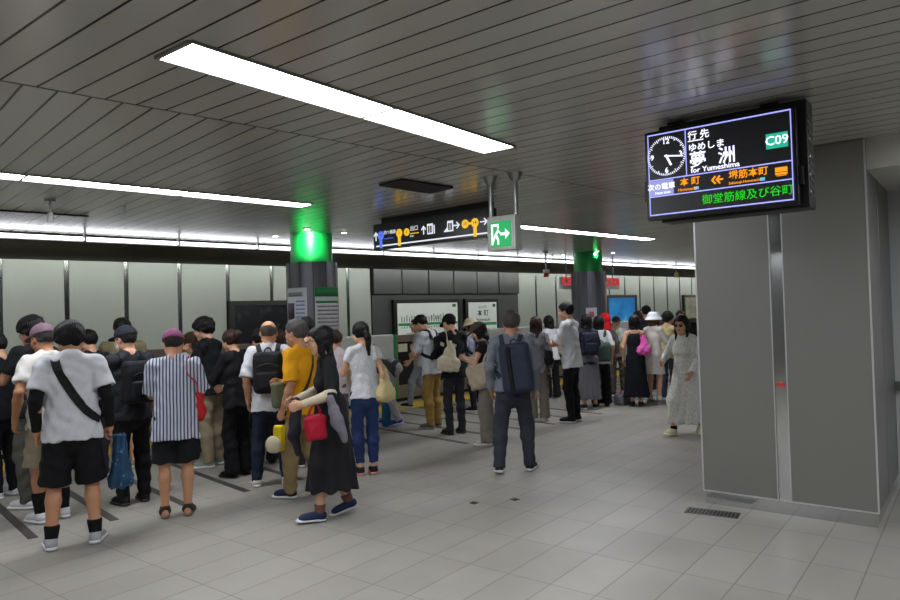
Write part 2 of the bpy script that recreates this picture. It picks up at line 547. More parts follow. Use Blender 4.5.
# floor drain grate in front of the pillar
ga = at(684, 512.5); gb_ = at(738, 519)
gd = gb_ - ga
g = empty('floor_grate', ga, math.atan2(gd.y, gd.x)); tag(g, 'dark slotted floor drain grate at the foot of the square pillar', 'floor grate')
MB().box(0, 0, 0, gd.length, .16, .004).build('frame', mat('grate_frame', '#6b6a66', .5, .5), g)
gs = MB()
for i in range(14): gs.box(.02 + i * gd.length / 14.5, .02, .002, .034 + i * gd.length / 14.5, .14, .006)
gs.build('slats', black, g)
for px, py, lb in ((474, 503, 'dark square floor cover behind the feet of the man walking away, left one'), (515, 499.5, 'dark square floor cover behind the feet of the man walking away, right one')):
    p = at(px, py); tag(MB().box(p.x - .03, p.y - .03, 0, p.x + .03, p.y + .03, .003).build('floor_stud', black), lb, 'floor stud')

# ---- round columns
def column(px, py, label, poster_fn):
    c = at(px, py, CZ)
    t = empty('wall_column', (c.x, c.y, 0)); t['kind'] = 'structure'
    MB().cyl((0, 0), .30, 2.42, CZ, 48).build('green_drum', mat('column_green', '#0aa045', .4, .1, .04), t, smooth=True)
    MB().cyl((0, 0), .36, .10, 2.42, 48).build('cladding', mat('column_clad', '#6c6d74', .38, .45, .05, 2), t, smooth=True)
    MB().cyl((0, 0), .345, 0, .10, 48).build('base', steel, t, smooth=True)
    sm = MB()
    for i in range(12):
        a = 2 * math.pi * i / 12
        p = (.3605 * math.cos(a), .3605 * math.sin(a))
        sm.cyl(p, .006, .10, 2.421, 6)
    sm.build('seam', mat('seam_dark', '#3b3b3e', .5), t)
    return c
c1 = column(311, 234.5, '', None)
c2 = column(587.5, 252.5, '', None)
COLUMN1, COLUMN2 = c1, c2

def curved(name, ang0, ang1, r, z0, z1, m, parent, n=14):
    vs, fs = [], []
    for i in range(n + 1):
        a = ang0 + (ang1 - ang0) * i / n
        for rr in (r, r + .006):
            for z in (z0, z1): vs.append((rr * math.cos(a), rr * math.sin(a), z))
    for i in range(n):
        o = i * 4; q = o + 4
        fs += [(o + 2, q + 2, q + 3, o + 3), (o, o + 1, q + 1, q), (o + 1, o + 3, q + 3, q + 1), (o, q, q + 2, o + 2)]
    fs += [(0, 2, 3, 1), (n * 4, n * 4 + 1, n * 4 + 3, n * 4 + 2)]
    o = link(name, raw_mesh(name, vs, fs, m, smooth=True), parent)
    return o

def toward(c):     # angle of the column side that faces the camera
    return math.atan2(-c.y, -c.x)
a0 = toward(c1)
# screen right = increasing angle when seen from outside toward the camera is negative world turn
t = empty('notice_poster', (c1.x, c1.y, 0)); tag(t, 'white notice poster with a dark photograph on the left of the near round column', 'poster')
curved('sheet', a0 - 1.25, a0 - .22, .364, 1.25, 2.06, mat('paper', '#d6d9de', .6, 0, .02), t)
curved('photograph', a0 - 1.15, a0 - .75, .3715, 1.62, 1.85, mat('poster_photo', '#4d3a4a', .5, 0, .6, 9), t)
for i in range(7):
    curved('text_block', a0 - .66, a0 - .30, .3715, 1.86 - i * .055, 1.885 - i * .055, mat('text_blue', '#8fa3c8', .6, 0, .2, 40), t, 6)
for i in range(4):
    curved('text_block', a0 - 1.15, a0 - .5, .3715, 1.30 + i * .06, 1.325 + i * .06, mat('text_grey', '#8b8f96', .6, 0, .2, 40), t, 6)
curved('headline', a0 - 1.1, a0 - .4, .3715, 1.94, 2.0, mat('text_grey', '#8b8f96', .6), t, 8)
t = empty('timetable', (c1.x, c1.y, 0)); tag(t, 'train timetable with a green header on the right of the near round column', 'timetable')
curved('sheet', a0 + .08, a0 + 1.3, .364, 1.2, 2.06, mat('paper_grey', '#c9ccca', .6, 0, .02), t)
curved('header', a0 + .08, a0 + 1.3, .3715, 1.93, 2.06, mat('header_green', '#1a7d43', .5), t)
curved('subheader', a0 + .12, a0 + 1.25, .3715, 1.84, 1.87, mat('header_green', '#1a7d43', .5), t)
for i in range(10):
    curved('time_row', a0 + .16, a0 + 1.2, .3715, 1.78 - i * .055, 1.805 - i * .055, mat('text_grey2', '#8f8b90', .6, 0, .35, 60), t, 8)
a1 = toward(c2)
t = empty('notice_poster', (c2.x, c2.y, 0)); tag(t, 'small white notice with a red ring on the far round column', 'poster')
curved('sheet', a1 - .2, a1 + .42, .364, 1.36, 1.66, mat('paper', '#d6d9de', .6), t)
curved('red_ring', a1 - .02, a1 + .24, .3715, 1.46, 1.58, mat('ring_red', '#b96a62', .5), t, 6)
t = empty('notice_poster', (c2.x, c2.y, 0)); tag(t, 'narrow pale poster wrapped round the right side of the far round column', 'poster')
curved('sheet', a1 + 1.15, a1 + 1.55, .364, 1.5, 2.2, mat('paper_pink', '#c7aea6', .6, 0, .25, 7), t)

# small downlights round the columns, aimed at the green drums
def downlight(px, py, label, aim=None, power=0.0, col=(1, .97, .9)):
    p = at(px, py, CZ)
    t = empty('downlight', (p.x, p.y, CZ)); tag(t, label, 'downlight', 'downlights round the columns')
    MB().cyl((0, 0), .05, -.012, 0, 20).build('rim', steel, t, smooth=True)
    MB().cyl((0, 0), .036, -.016, -.012, 20).build('lens', emit('downlight_lens', '#fff4e0', 9), t, smooth=True)
    if aim is not None:
        l = bpy.data.lights.new('downlight_beam', 'SPOT'); l.energy = power; l.spot_size = rad(62); l.spot_blend = .6; l.color = col; l.shadow_soft_size = .04
        lo = bpy.data.objects.new('downlight_beam', l); COL.objects.link(lo); lo.parent = t; lo.location = (0, 0, -.03)
        d = Vector(aim) - Vector((p.x, p.y, CZ - .03)); lo.rotation_euler = d.to_track_quat('-Z', 'Y').to_euler()
downlight(307, 228.5, 'small lit downlight in front of the near green column', (c1.x, c1.y, 2.62), 60)
downlight(344, 232, 'small lit downlight right of the near green column')
downlight(275.5, 235.5, 'small lit downlight left of the near green column')
downlight(597, 251, 'small lit downlight in front of the far green column', (c2.x, c2.y, 2.62), 60)
downlight(613, 252.5, 'small lit downlight right of the far green column')
downlight(563, 254.5, 'small lit downlight left of the far green column')

# ---- ceiling lamps
lamp_m = emit('lamp_diffuser', '#f4f7ff', LAMP)
def lamp(p, ang, length, width, label, n=2):
    t = empty('ceiling_light', (p.x, p.y, CZ), ang); tag(t, label, 'ceiling light')
    for i in range(n):
        x0 = i * length / n + .008; x1 = (i + 1) * length / n - .008
        prof = [(-width / 2, -.002)] + [(width / 2 * math.sin(rad(a)), -.003 - .006 * math.cos(rad(a))) for a in range(-80, 81, 20)] + [(width / 2, -.002)]
        MB().profile_x(prof, x0, x1).build('diffuser', lamp_m, t, smooth=True)
    fr = MB()
    for s in (-1, 1): fr.box(0, s * (width / 2 + .006) - .008, -.012, length, s * (width / 2 + .006) + .008, 0)
    for i in range(n + 1): fr.box(i * length / n - .010, -width / 2, -.014, i * length / n + .010, width / 2, 0)
    fr.build('frame', mat('lamp_frame', '#77776f', .5, .3), t)
    return t
pa = at(172.5, 48.5, CZ); pb = at(499, 149, CZ)
d = pb - pa; la = math.atan2(d.y, d.x)
lamp(pa, la, d.length, .27, 'large double ceiling lamp nearest the camera above the concourse')
pa2 = at(4, 173.3, CZ); pb2 = at(303, 206, CZ)
yb = (pa2.y + pb2.y) / 2
lamp(Vector((pb2.x - 3.9, yb, CZ)), 0, 3.9, .24, 'long ceiling lamp strip at the left over the queues', 3)
pb3 = at(640, 240.3, CZ)
lamp(Vector((pb3.x - 3.9, yb, CZ)), 0, 3.9, .24, 'ceiling lamp strip behind the green exit sign', 3)
lamp(Vector((pb3.x + 3.2, yb, CZ)), 0, 3.9, .24, 'ceiling lamp strip far away behind the square pillar', 3)
lamp(Vector((pb2.x - 10.8, yb, CZ)), 0, 3.9, .24, 'ceiling lamp strip out of view over the left queues', 3)
# unseen lamps added to light the concourse, modelled on the near double lamp
for q, (a_, b_) in enumerate(((-4.6, 0), (4.6, 0), (9.2, 0), (-2.3, -3.4), (2.6, -3.4), (7.2, -3.4), (-5.5, -6.5), (0, -6.5), (5, -6.5))):
    p = pa + uc * a_ + nc * b_
    if p.y > SEAM - .3: continue
    lamp(p, la, d.length, .27, 'added unseen double ceiling lamp lighting the concourse, number %s in its row' % ('one two three four five six seven eight nine'.split()[q]))

# lamp line over the platform edge
cove_m = emit('edge_lamp', '#f2f6ff', COVE)
CX = at_n(178, 240, 9.9).x
i = -9
line = empty('edge_lamp_line', (0, 9.9, CZ)); tag(line, 'continuous bright lamp line along the platform edge under the ceiling', 'lamp line')
hs = MB()
while CX + i * 1.25 < X1 - 1:
    x = CX + i * 1.25
    if x > X0 + 1.3:
        MB().box(x + .012, -.045, -.085, x + 1.238, .0, -.04).build('lamp_tube', cove_m, line, bevel=.012)
        hs.box(x - .012, -.05, -.09, x + .012, .01, -.0)
    i += 1
hs.box(X0 + 1, -.005, -.10, X1 - 1, .02, -.03)
hs.build('housing', mat('lamp_housing', '#8a8985', .5, .2), line)
# lamps over the track, out of sight above the fascia, that light the wall panels
tl = empty('track_lamp_line', (0, 10.8, 3.0)); tag(tl, 'lamp line over the tracks hidden behind the dark fascia', 'lamp line')
MB().box(X0 + 1, 0, 0, X1 - 1, .06, .06).build('lamp_tube', emit('track_lamp', '#f2f8f0', 32), tl)

# dark slot and small things on the ceiling
sa = at(-30, 205, CZ); sb = at(88, 216, CZ)
tag(MB().box(sa.x, sb.y - .03, CZ - .012, sb.x, sb.y + .03, CZ).build('ceiling_slot', black), 'long thin dark slot in the ceiling beside the lamp line at the left', 'air slot')
va = [at(380, 184, CZ), at(402, 178.3, CZ), at(452.5, 186.5, CZ), at(429, 192, CZ)]
vt = empty('air_vent', (0, 0, CZ)); tag(vt, 'black rectangular air vent in the ceiling above the direction sign', 'air vent')
MB().prism([(p.x, p.y) for p in va], -.015, -.001).build('grille', mat('vent_black', '#0b0b0b', .7), vt)
fr = MB()
for i in range(4):
    p, q = va[i], va[(i + 1) % 4]
    fr.tube([(p.x, p.y, -.008), (q.x, q.y, -.008)], .012, 6)
fr.build('frame', black, vt)
ba = at(644, 98, CZ); 
# speaker brackets and cameras
cp = at(50, 200, CZ)
t = empty('ceiling_camera', (cp.x, cp.y, CZ)); tag(t, 'small white device on a short rod below the ceiling at the left', 'camera')
MB().cyl((0, 0), .05, -.015, 0, 16).build('plate', steel, t, smooth=True)
MB().cyl((0, 0), .012, -.13, -.015, 10).build('rod', steel, t, smooth=True)
MB().cyl((0, 0), .03, -.2, -.12, 16, .022).build('housing', mat('device_white', '#cfd0cd', .4), t, smooth=True)
cp = at(124.5, 206.5, CZ)
t = empty('sprinkler', (cp.x, cp.y, CZ)); tag(t, 'tiny sprinkler head on the ceiling above the left queues', 'sprinkler')
MB().cyl((0, 0), .02, -.01, 0, 12).build('plate', steel, t, smooth=True)
MB().cyl((0, 0), .008, -.09, -.01, 8).build('stem', steel, t, smooth=True)
cp = at(545.5, 252, CZ)
t = empty('alarm_lamp', (cp.x, cp.y, CZ)); tag(t, 'red and white alarm lamp hung on a rod left of the far column', 'alarm lamp')
MB().cyl((0, 0), .06, -.02, 0, 16).build('plate', steel, t, smooth=True)
MB().cyl((0, 0), .018, -.36, -.02, 10).build('rod', steel, t, smooth=True)
MB().cyl((0, 0), .07, -.43, -.36, 18).build('housing', mat('device_white', '#cfd0cd', .4), t, smooth=True)
MB().cyl((0, 0), .06, -.52, -.43, 18, .045).build('red_lens', mat('red_lens', '#a11e1c', .3), t, smooth=True)
cp = at(676, 262, CZ)
t = empty('ceiling_camera', (cp.x, cp.y, CZ), rad(30)); tag(t, 'white and yellow camera hung from the ceiling beside the square pillar', 'camera')
MB().cyl((0, 0), .012, -.30, 0, 10).build('rod', steel, t, smooth=True)
MB().box(-.18, -.05, -.42, .2, .05, -.30).build('housing', mat('device_white', '#cfd0cd', .4), t, bevel=.01)
MB().box(-.26, -.045, -.41, -.18, .045, -.31).build('hood', mat('hood_yellow', '#c9a227', .5), t, bevel=.01)

# ---- exit sign on two rods
ra = at(491.5, 178.5, CZ); rb = at(513.5, 171.5, CZ)
dv = rb - ra
t = empty('exit_sign', ((ra.x + rb.x) / 2, (ra.y + rb.y) / 2, CZ), prot); tag(t, 'green lit emergency exit sign hung from the ceiling on two rods', 'exit sign')
ZT = -.36
for s in (-1, 1):
    rd = MB().cyl((s * .13, 0), .02, ZT, -.03, 14).build('rod', steel, t, smooth=True)
    MB().cyl((s * .13, 0), .035, -.07, 0, 18, .07).build('rod_mount', steel, rd, smooth=True)
MB().box(-.145, -.05, ZT - .30, .145, .06, ZT).build('housing', mat('sign_box', '#b4b3ab', .5, .2), t, bevel=.008)
MB().box(-.105, -.056, ZT - .27, .105, -.048, ZT - .05).build('lit_face', emit('exit_green', '#12b060', .75), t)
ew = emit('exit_white', '#eafff2', 1.1)
ic = MB()
def poly(mb, pts, y0, y1):
    n = len(pts); mb.add([(p[0], y0, p[1]) for p in pts] + [(p[0], y1, p[1]) for p in pts],
        [tuple(range(n)), tuple(range(n, 2 * n))[::-1]] + [(i, n + i, n + (i + 1) % n, (i + 1) % n) for i in range(n)])
cz = ZT - .16
for q in (((-.115, -.09), (-.095, -.09), (-.095, .09), (-.115, .09)), ((-.095, .07), (-.02, .07), (-.02, .09), (-.095, .09)), ((-.04, -.09), (-.02, -.09), (-.02, -.04), (-.04, -.04)),
          ((.0, -.012), (.06, -.012), (.06, -.045), (.115, .0), (.06, .045), (.06, .012), (.0, .012)),
          ((-.075, .0), (-.03, .045), (-.015, .035), (-.045, -.0), (-.02, -.045), (-.04, -.055), (-.062, -.02), (-.09, -.07), (-.1, -.06)),
          ((-.035, .05), (-.02, .05), (-.015, .065), (-.03, .068), (-.04, .06)), ((-.03, .02), (.0, .0), (.005, .012), (-.025, .035))):
    poly(ic, [(x * .82, z + cz) for x, z in q], -.0595, -.056)
ic.build('running_figure', ew, t)

# ---- long direction sign
sl = at(373, 225, CZ - .07); sr = at(490, 207, CZ - .07)
ang = math.atan2((sr - sl).y, (sr - sl).x); SW = (sr - sl).length; SH = .31
t = empty('direction_sign', (sl.x, sl.y, CZ), ang); tag(t, 'long dark hanging direction sign with blue and yellow exit symbols', 'direction sign')
MB().box(0, 0, -.07 - SH, SW, .12, -.07).build('housing', mat('sign_dark', '#26272c', .3, .2), t, bevel=.006)
MB().box(.12, .03, -.07, SW - .02, .1, 0).build('mount', black, t)
MB().box(.05, -.004, -.04 - SH, SW - .03, .0, -.025 - SH).build('white_line', emit('sign_line', '#e9edf5', .8), t)
wt = emit('sign_white', '#e6ebf5', .75); ye = emit('sign_yellow', '#f0bb20', .8); bl = emit('sign_blue', '#4f6fe0', .9)
zc = -.07 - SH * .47
def disc(name, x, z, r, m, ring=None):
    n = 24; pts = [(x + r * math.cos(2 * math.pi * i / n), z + r * math.sin(2 * math.pi * i / n)) for i in range(n)]
    q = MB(); poly(q, pts, -.006, -.001); o = q.build(name, m, t); return o
def up_arrow(x, z, s, name='arrow', rot=0):
    q = MB(); base = [(-.12, -1), (.12, -1), (.12, .35), (.55, -.1), (.72, .08), (0, .85), (-.72, .08), (-.55, -.1), (-.12, .35)]
    c, n = math.cos(rot), math.sin(rot)
    poly(q, [(x + s * (a * c - b_ * n), z + s * (a * n + b_ * c)) for a, b_ in base], -.006, -.001); q.build(name, wt, t)
X = lambda f_: f_ * SW
def stem(x): MB().box(x - .022, -.006, -.06 - SH, x + .022, -.001, zc).build('line_stem', bl if x < X(.15) else ye, t)
up_arrow(X(.028), zc, .06)
disc('line_symbol', X(.075), zc, .052, bl); stem(X(.075))
bezel_text('line_name', '四つ橋線', .052, wt, t, (X(.105), -.006, zc + .025)); bezel_text('line_roman', 'Yotsubashi Line', .026, bl, t, (X(.105), -.006, zc - .045))
disc('exit_symbol', X(.25), zc, .05, ye); stem(X(.25))
disc('exit_symbol', X(.318), zc, .045, ye)
bezel_text('exit_word', '出口', .066, wt, t, (X(.35), -.006, zc + .03)); bezel_text('exit_roman', 'Exit', .036, wt, t, (X(.35), -.006, zc - .055))
MB().box(X(.35), -.006, zc - .03, X(.425), -.001, zc - .02).build('exit_rule', ye, t)
up_arrow(X(.468), zc, .055)
def lift(x):
    q = MB(); q.box(x, -.006, zc - .06, x + .085, -.001, zc + .06); q.build('lift_symbol', wt, t)
    q = MB(); q.box(x + .015, -.008, zc - .045, x + .037, -.006, zc + .035); q.box(x + .047, -.008, zc - .045, x + .07, -.006, zc + .035); q.build('lift_figure', black, t)
lift(X(.50)); q = MB(); q.box(X(.555), -.006, zc - .06, X(.562), -.001, zc + .04); q.build('lift_bar', wt, t)
q = MB()
for i in range(4): q.box(X(.64) + i * .018, -.006, zc - .06 , X(.64) + i * .018 + .014, -.001, zc - .045 + i * .016)
q.build('stairs_symbol', wt, t)
lift(X(.668)); up_arrow(X(.742), zc, .055, rot=-math.pi / 2)
disc('exit_symbol', X(.81), zc, .048, ye); disc('exit_symbol', X(.885), zc, .05, ye); stem(X(.885))
MB().box(X(.81), -.006, zc - .012, X(.885), -.001, zc + .012).build('exit_rule', ye, t)
for xx, ch in ((.075, 'Y'), (.25, '1'), (.318, '2'), (.81, '13'), (.885, '14')):
    bezel_text('symbol_letter', ch, .05, black, t, (X(xx), -.0075, zc), align='CENTER', bold=.001)
up_arrow(X(.955), zc, .055, rot=-math.pi / 2)

# ---- red hanging sign behind the far column
q1 = at_n(562, 277, c2.y + .6); q2 = at_n(619, 276, c2.y + .6); q3 = at_n(562, 289, c2.y + .6)
t = empty('red_hanging_sign', (q1.x, c2.y + .6, q1.z)); tag(t, 'red and white hanging sign that shows on both sides of the far column', 'hanging sign')
sw = q2.x - q1.x; sh = q1.z - q3.z
MB().box(0, 0, -sh, sw, .08, 0).build('housing', mat('sign_white_lower', '#d7d9d8', .5), t)
MB().box(0, -.006, -sh * .68, sw, 0, 0).build('red_face', emit('sign_red', '#cc2630', .6), t)
g_ = MB()
for i, x in enumerate((.12, .3, .42, sw - .55, sw - .4, sw - .22)):
    g_ = MB().box(x, -.01, -sh * .55, x + .07, -.006, -sh * (.15 + .1 * (i % 2))).box(x - .03, -.01, -sh * .35, x + .1, -.006, -sh * .28)
    g_.build('white_symbol', mat('white_board', '#d9dcda', .4), t)
for x in (.2, sw - .2): MB().cyl((x, .04), .012, 0, CZ - q1.z, 8).build('rod', steel, t)

# ---- departure monitor
ml = 4.37
def cam_pt(px, py, depth):
    d_ = ray(px, py) / F
    return Vector((d_.x * depth, d_.y * depth, CAM_H + d_.z * depth))
m0 = cam_pt(645.5, 136, ml)
m1 = cam_pt(653, 217.5, ml)
mh = m0.z - m1.z
dx = ex
# find the length so the right edge falls at the picture position of the right edge
best = None
for i in range(600, 1200):
    p = m0 + dx * (i / 1000); v = p - Vector((0, 0, CAM_H)); qx = v.dot(rv) / v.dot(f0) * F + 450
    if best is None or abs(qx - 792.5) < best[0]: best = (abs(qx - 792.5), i / 1000)
mw = best[1]
t = empty('departure_monitor', (m0.x, m0.y, m0.z), prot); tag(t, 'large black departure monitor with a clock hung from the ceiling by the pillar', 'monitor')
MB().box(-.012, .012, -mh - .02, mw + .012, .07, .02).build('screen_bezel', black, t, bevel=.004)
MB().box(.06, .07, -mh - .035, mw + .058, .24, .06).build('housing', mat('monitor_case', '#101010', .45, .3, .1), t, bevel=.006)
MB().box(.10, .12, .05, .20, .25, CZ - m0.z).build('ceiling_bracket', black, t); MB().box(mw - .2, .12, .05, mw - .1, .25, CZ - m0.z).build('ceiling_bracket', black, t)
vn = MB()
for i in range(11): vn.box(mw + .058, .09, -mh + .03 + i * .045, mw + .062, .21, -mh + .05 + i * .045)
vn.build('vent', mat('vent_grey', '#3d3d3d', .4, .6), t)
for i in range(5): MB().cyl((mw + .060, .085), .006, -mh + .05 + i * .1, -mh + .06 + i * .1, 8).build('screw', steel, t)
MB().box(mw + .012, .03, -mh * .82, mw + .035, .07, -mh * .62).build('latch', black, t); MB().box(-.03, .03, -mh * .8, -.012, .07, -mh * .55).build('latch', black, t)
scr = MB().box(0, .006, -mh, mw, .012, 0).build('screen', emit('screen_black', '#05060c', .5), t)
W_ = emit('led_white', '#e8ebff', 1.25); B_ = emit('led_line', '#8f93e8', 1.3); A_ = emit('led_amber', '#f2930c', 1.0); G_ = emit('led_green', '#18c818', .95); T_ = emit('led_teal', '#18a487', .95); L_ = emit('led_lilac', '#8a8fc8', .9)
def scr_box(name, x0, z0, x1, z1, m, y=.003):
    return MB().box(x0 * mw, y, z0 * mh - mh, x1 * mw, .006, z1 * mh - mh).build(name, m, t)
def line_(x0, z0, x1, z1): scr_box('rule', x0, z0, x1, z1, B_)
e = .006
line_(0.012, .985, .988, .985 + .014); line_(.012, .012, .988, .026); line_(.012, .012, .012 + e, .99); line_(.982, .012, .988, .99)
line_(.29, .445, .296, .99); line_(.012, .435, .988, .447); line_(.012, .235, .988, .247)
scr_box('train_box', .018, .25, .195, .43, L_)
def txt(name, s, size, m, x, z, align='CENTER', sx=1.0, bold=.0008): return bezel_text(name, s, size * mh, m, t, (x * mw, .0025, z * mh - mh), align=align, sx=sx, bold=bold)
txt('next_train', '次の電車', .085, W_, .105, .35); txt('next_train_roman', 'Next train', .045, W_, .115, .28)
txt('heading_lettering', '行 先', .11, W_, .31, .895, 'LEFT'); scr_box('heading_rule', .31, .835, .42, .845, W_)
txt('destination_reading', 'ゆめしま', .10, W_, .31, .755, 'LEFT', 1.05, .0008)
txt('destination_name', '夢', .20, W_, .315, .60, 'LEFT', 1.0, .002); txt('destination_name', '洲', .20, W_, .515, .60, 'LEFT', 1.0, .002)
txt('destination_roman', 'for Yumeshima', .085, W_, .325, .49, 'LEFT', 1.05, .0008)
scr_box('station_code_plate', .83, .60, .965, .765, T_); bezel_text('station_code', 'C09', .14 * mh, W_, t, (.8975 * mw, .0015, .682 * mh - mh), align='CENTER', bold=.0012)
txt('stop_character', '本', .105, A_, .275, .365, bold=.0016); txt('stop_character', '町', .105, A_, .355, .365, bold=.0016); txt('stop_roman', 'Hommachi', .05, A_, .295, .282); scr_box('stop_code', .345, .265, .375, .30, emit('led_blue', '#5ab4d8', .9))
txt('stop_name', '堺筋本町', .105, A_, .71, .365, bold=.0016); txt('stop_roman', 'Sakaisuji-Hommachi', .042, A_, .685, .282, bold=.0005); scr_box('stop_code', .785, .265, .815, .30, emit('led_blue', '#5ab4d8', .9))
txt('message', '御堂筋線及び谷町', .122, G_, .395, .125, 'LEFT', 1.0, 0)
trn = scr_box('train_symbol', .88, .335, .955, .385, A_); scr_box('train_symbol', .88, .305, .955, .327, A_); scr_box('train_symbol', .888, .29, .947, .298, A_)
q = MB()
for k in (0, .03):
    pts = [(.462 + k, .345), (.488 + k, .395), (.498 + k, .385), (.478 + k, .345), (.498 + k, .305), (.488 + k, .295)]
    poly(q, [(x * mw, z * mh - mh) for x, z in pts], .003, .006)
poly(q, [(x * mw, z * mh - mh) for x, z in [(.50, .355), (.545, .355), (.545, .335), (.50, .335)]], .003, .006)
q.build('direction_arrow', A_, t)
ck = MB(); ccx, ccz, cr = .15 * mw, .715 * mh - mh, .235 * mh
for i in range(60):
    a = 2 * math.pi * i / 60; l = .025 * mh if i % 5 else .04 * mh; wd = .0035 * mh
    c, s_ = math.cos(a), math.sin(a)
    poly(ck, [(ccx + c * cr - s_ * wd, ccz + s_ * cr + c * wd), (ccx + c * cr + s_ * wd, ccz + s_ * cr - c * wd), (ccx + c * (cr - l) + s_ * wd, ccz + s_ * (cr - l) - c * wd), (ccx + c * (cr - l) - s_ * wd, ccz + s_ * (cr - l) + c * wd)][::-1], .003, .006)
ck.build('clock_ticks', W_, t)
for s_, dx_, dz_ in (('12', 0, 1), ('3', 1, 0), ('6', 0, -1), ('9', -1, 0)):
    bezel_text('clock_numeral', s_, .09 * mh, W_, t, (ccx + dx_ * cr * .74, .0025, ccz + dz_ * cr * .74), align='CENTER', bold=.0008)
def hand(a, l, w_):
    q = MB(); c, s_ = math.sin(rad(a)), math.cos(rad(a)); 
    poly(q, [(ccx + c * -l * .12 + s_ * w_, ccz + s_ * -l * .12 - c * w_), (ccx + c * l + s_ * w_, ccz + s_ * l - c * w_), (ccx + c * l - s_ * w_, ccz + s_ * l + c * w_), (ccx - c * l * .12 - s_ * w_, ccz - s_ * l * .12 + c * w_)], .002, .0055)
    q.build('clock_hand', W_, t)
hand(98, cr * .85, .008 * mh); hand(155, cr * .55, .012 * mh)
# ------------------------------------------------------------------ implicit surfaces (smooth unions turned into one closed mesh)
def V3(*a): return np.array(a, np.float64)
def nrm(v): return v / (np.linalg.norm(v) + 1e-12)
def rx(a): c, s = math.cos(a), math.sin(a); return np.array([[1, 0, 0], [0, c, -s], [0, s, c]])
def ry(a): c, s = math.cos(a), math.sin(a); return np.array([[c, 0, s], [0, 1, 0], [-s, 0, c]])
def rz(a): c, s = math.cos(a), math.sin(a); return np.array([[c, -s, 0], [s, c, 0], [0, 0, 1]])

def frame(axis, fwd):
    z = nrm(axis); y = fwd - z * np.dot(fwd, z)
    if np.linalg.norm(y) < 1e-4: y = V3(1, 0, 0) - z * z[0]
    y = nrm(y); return np.stack([np.cross(y, z), y, z], 1)

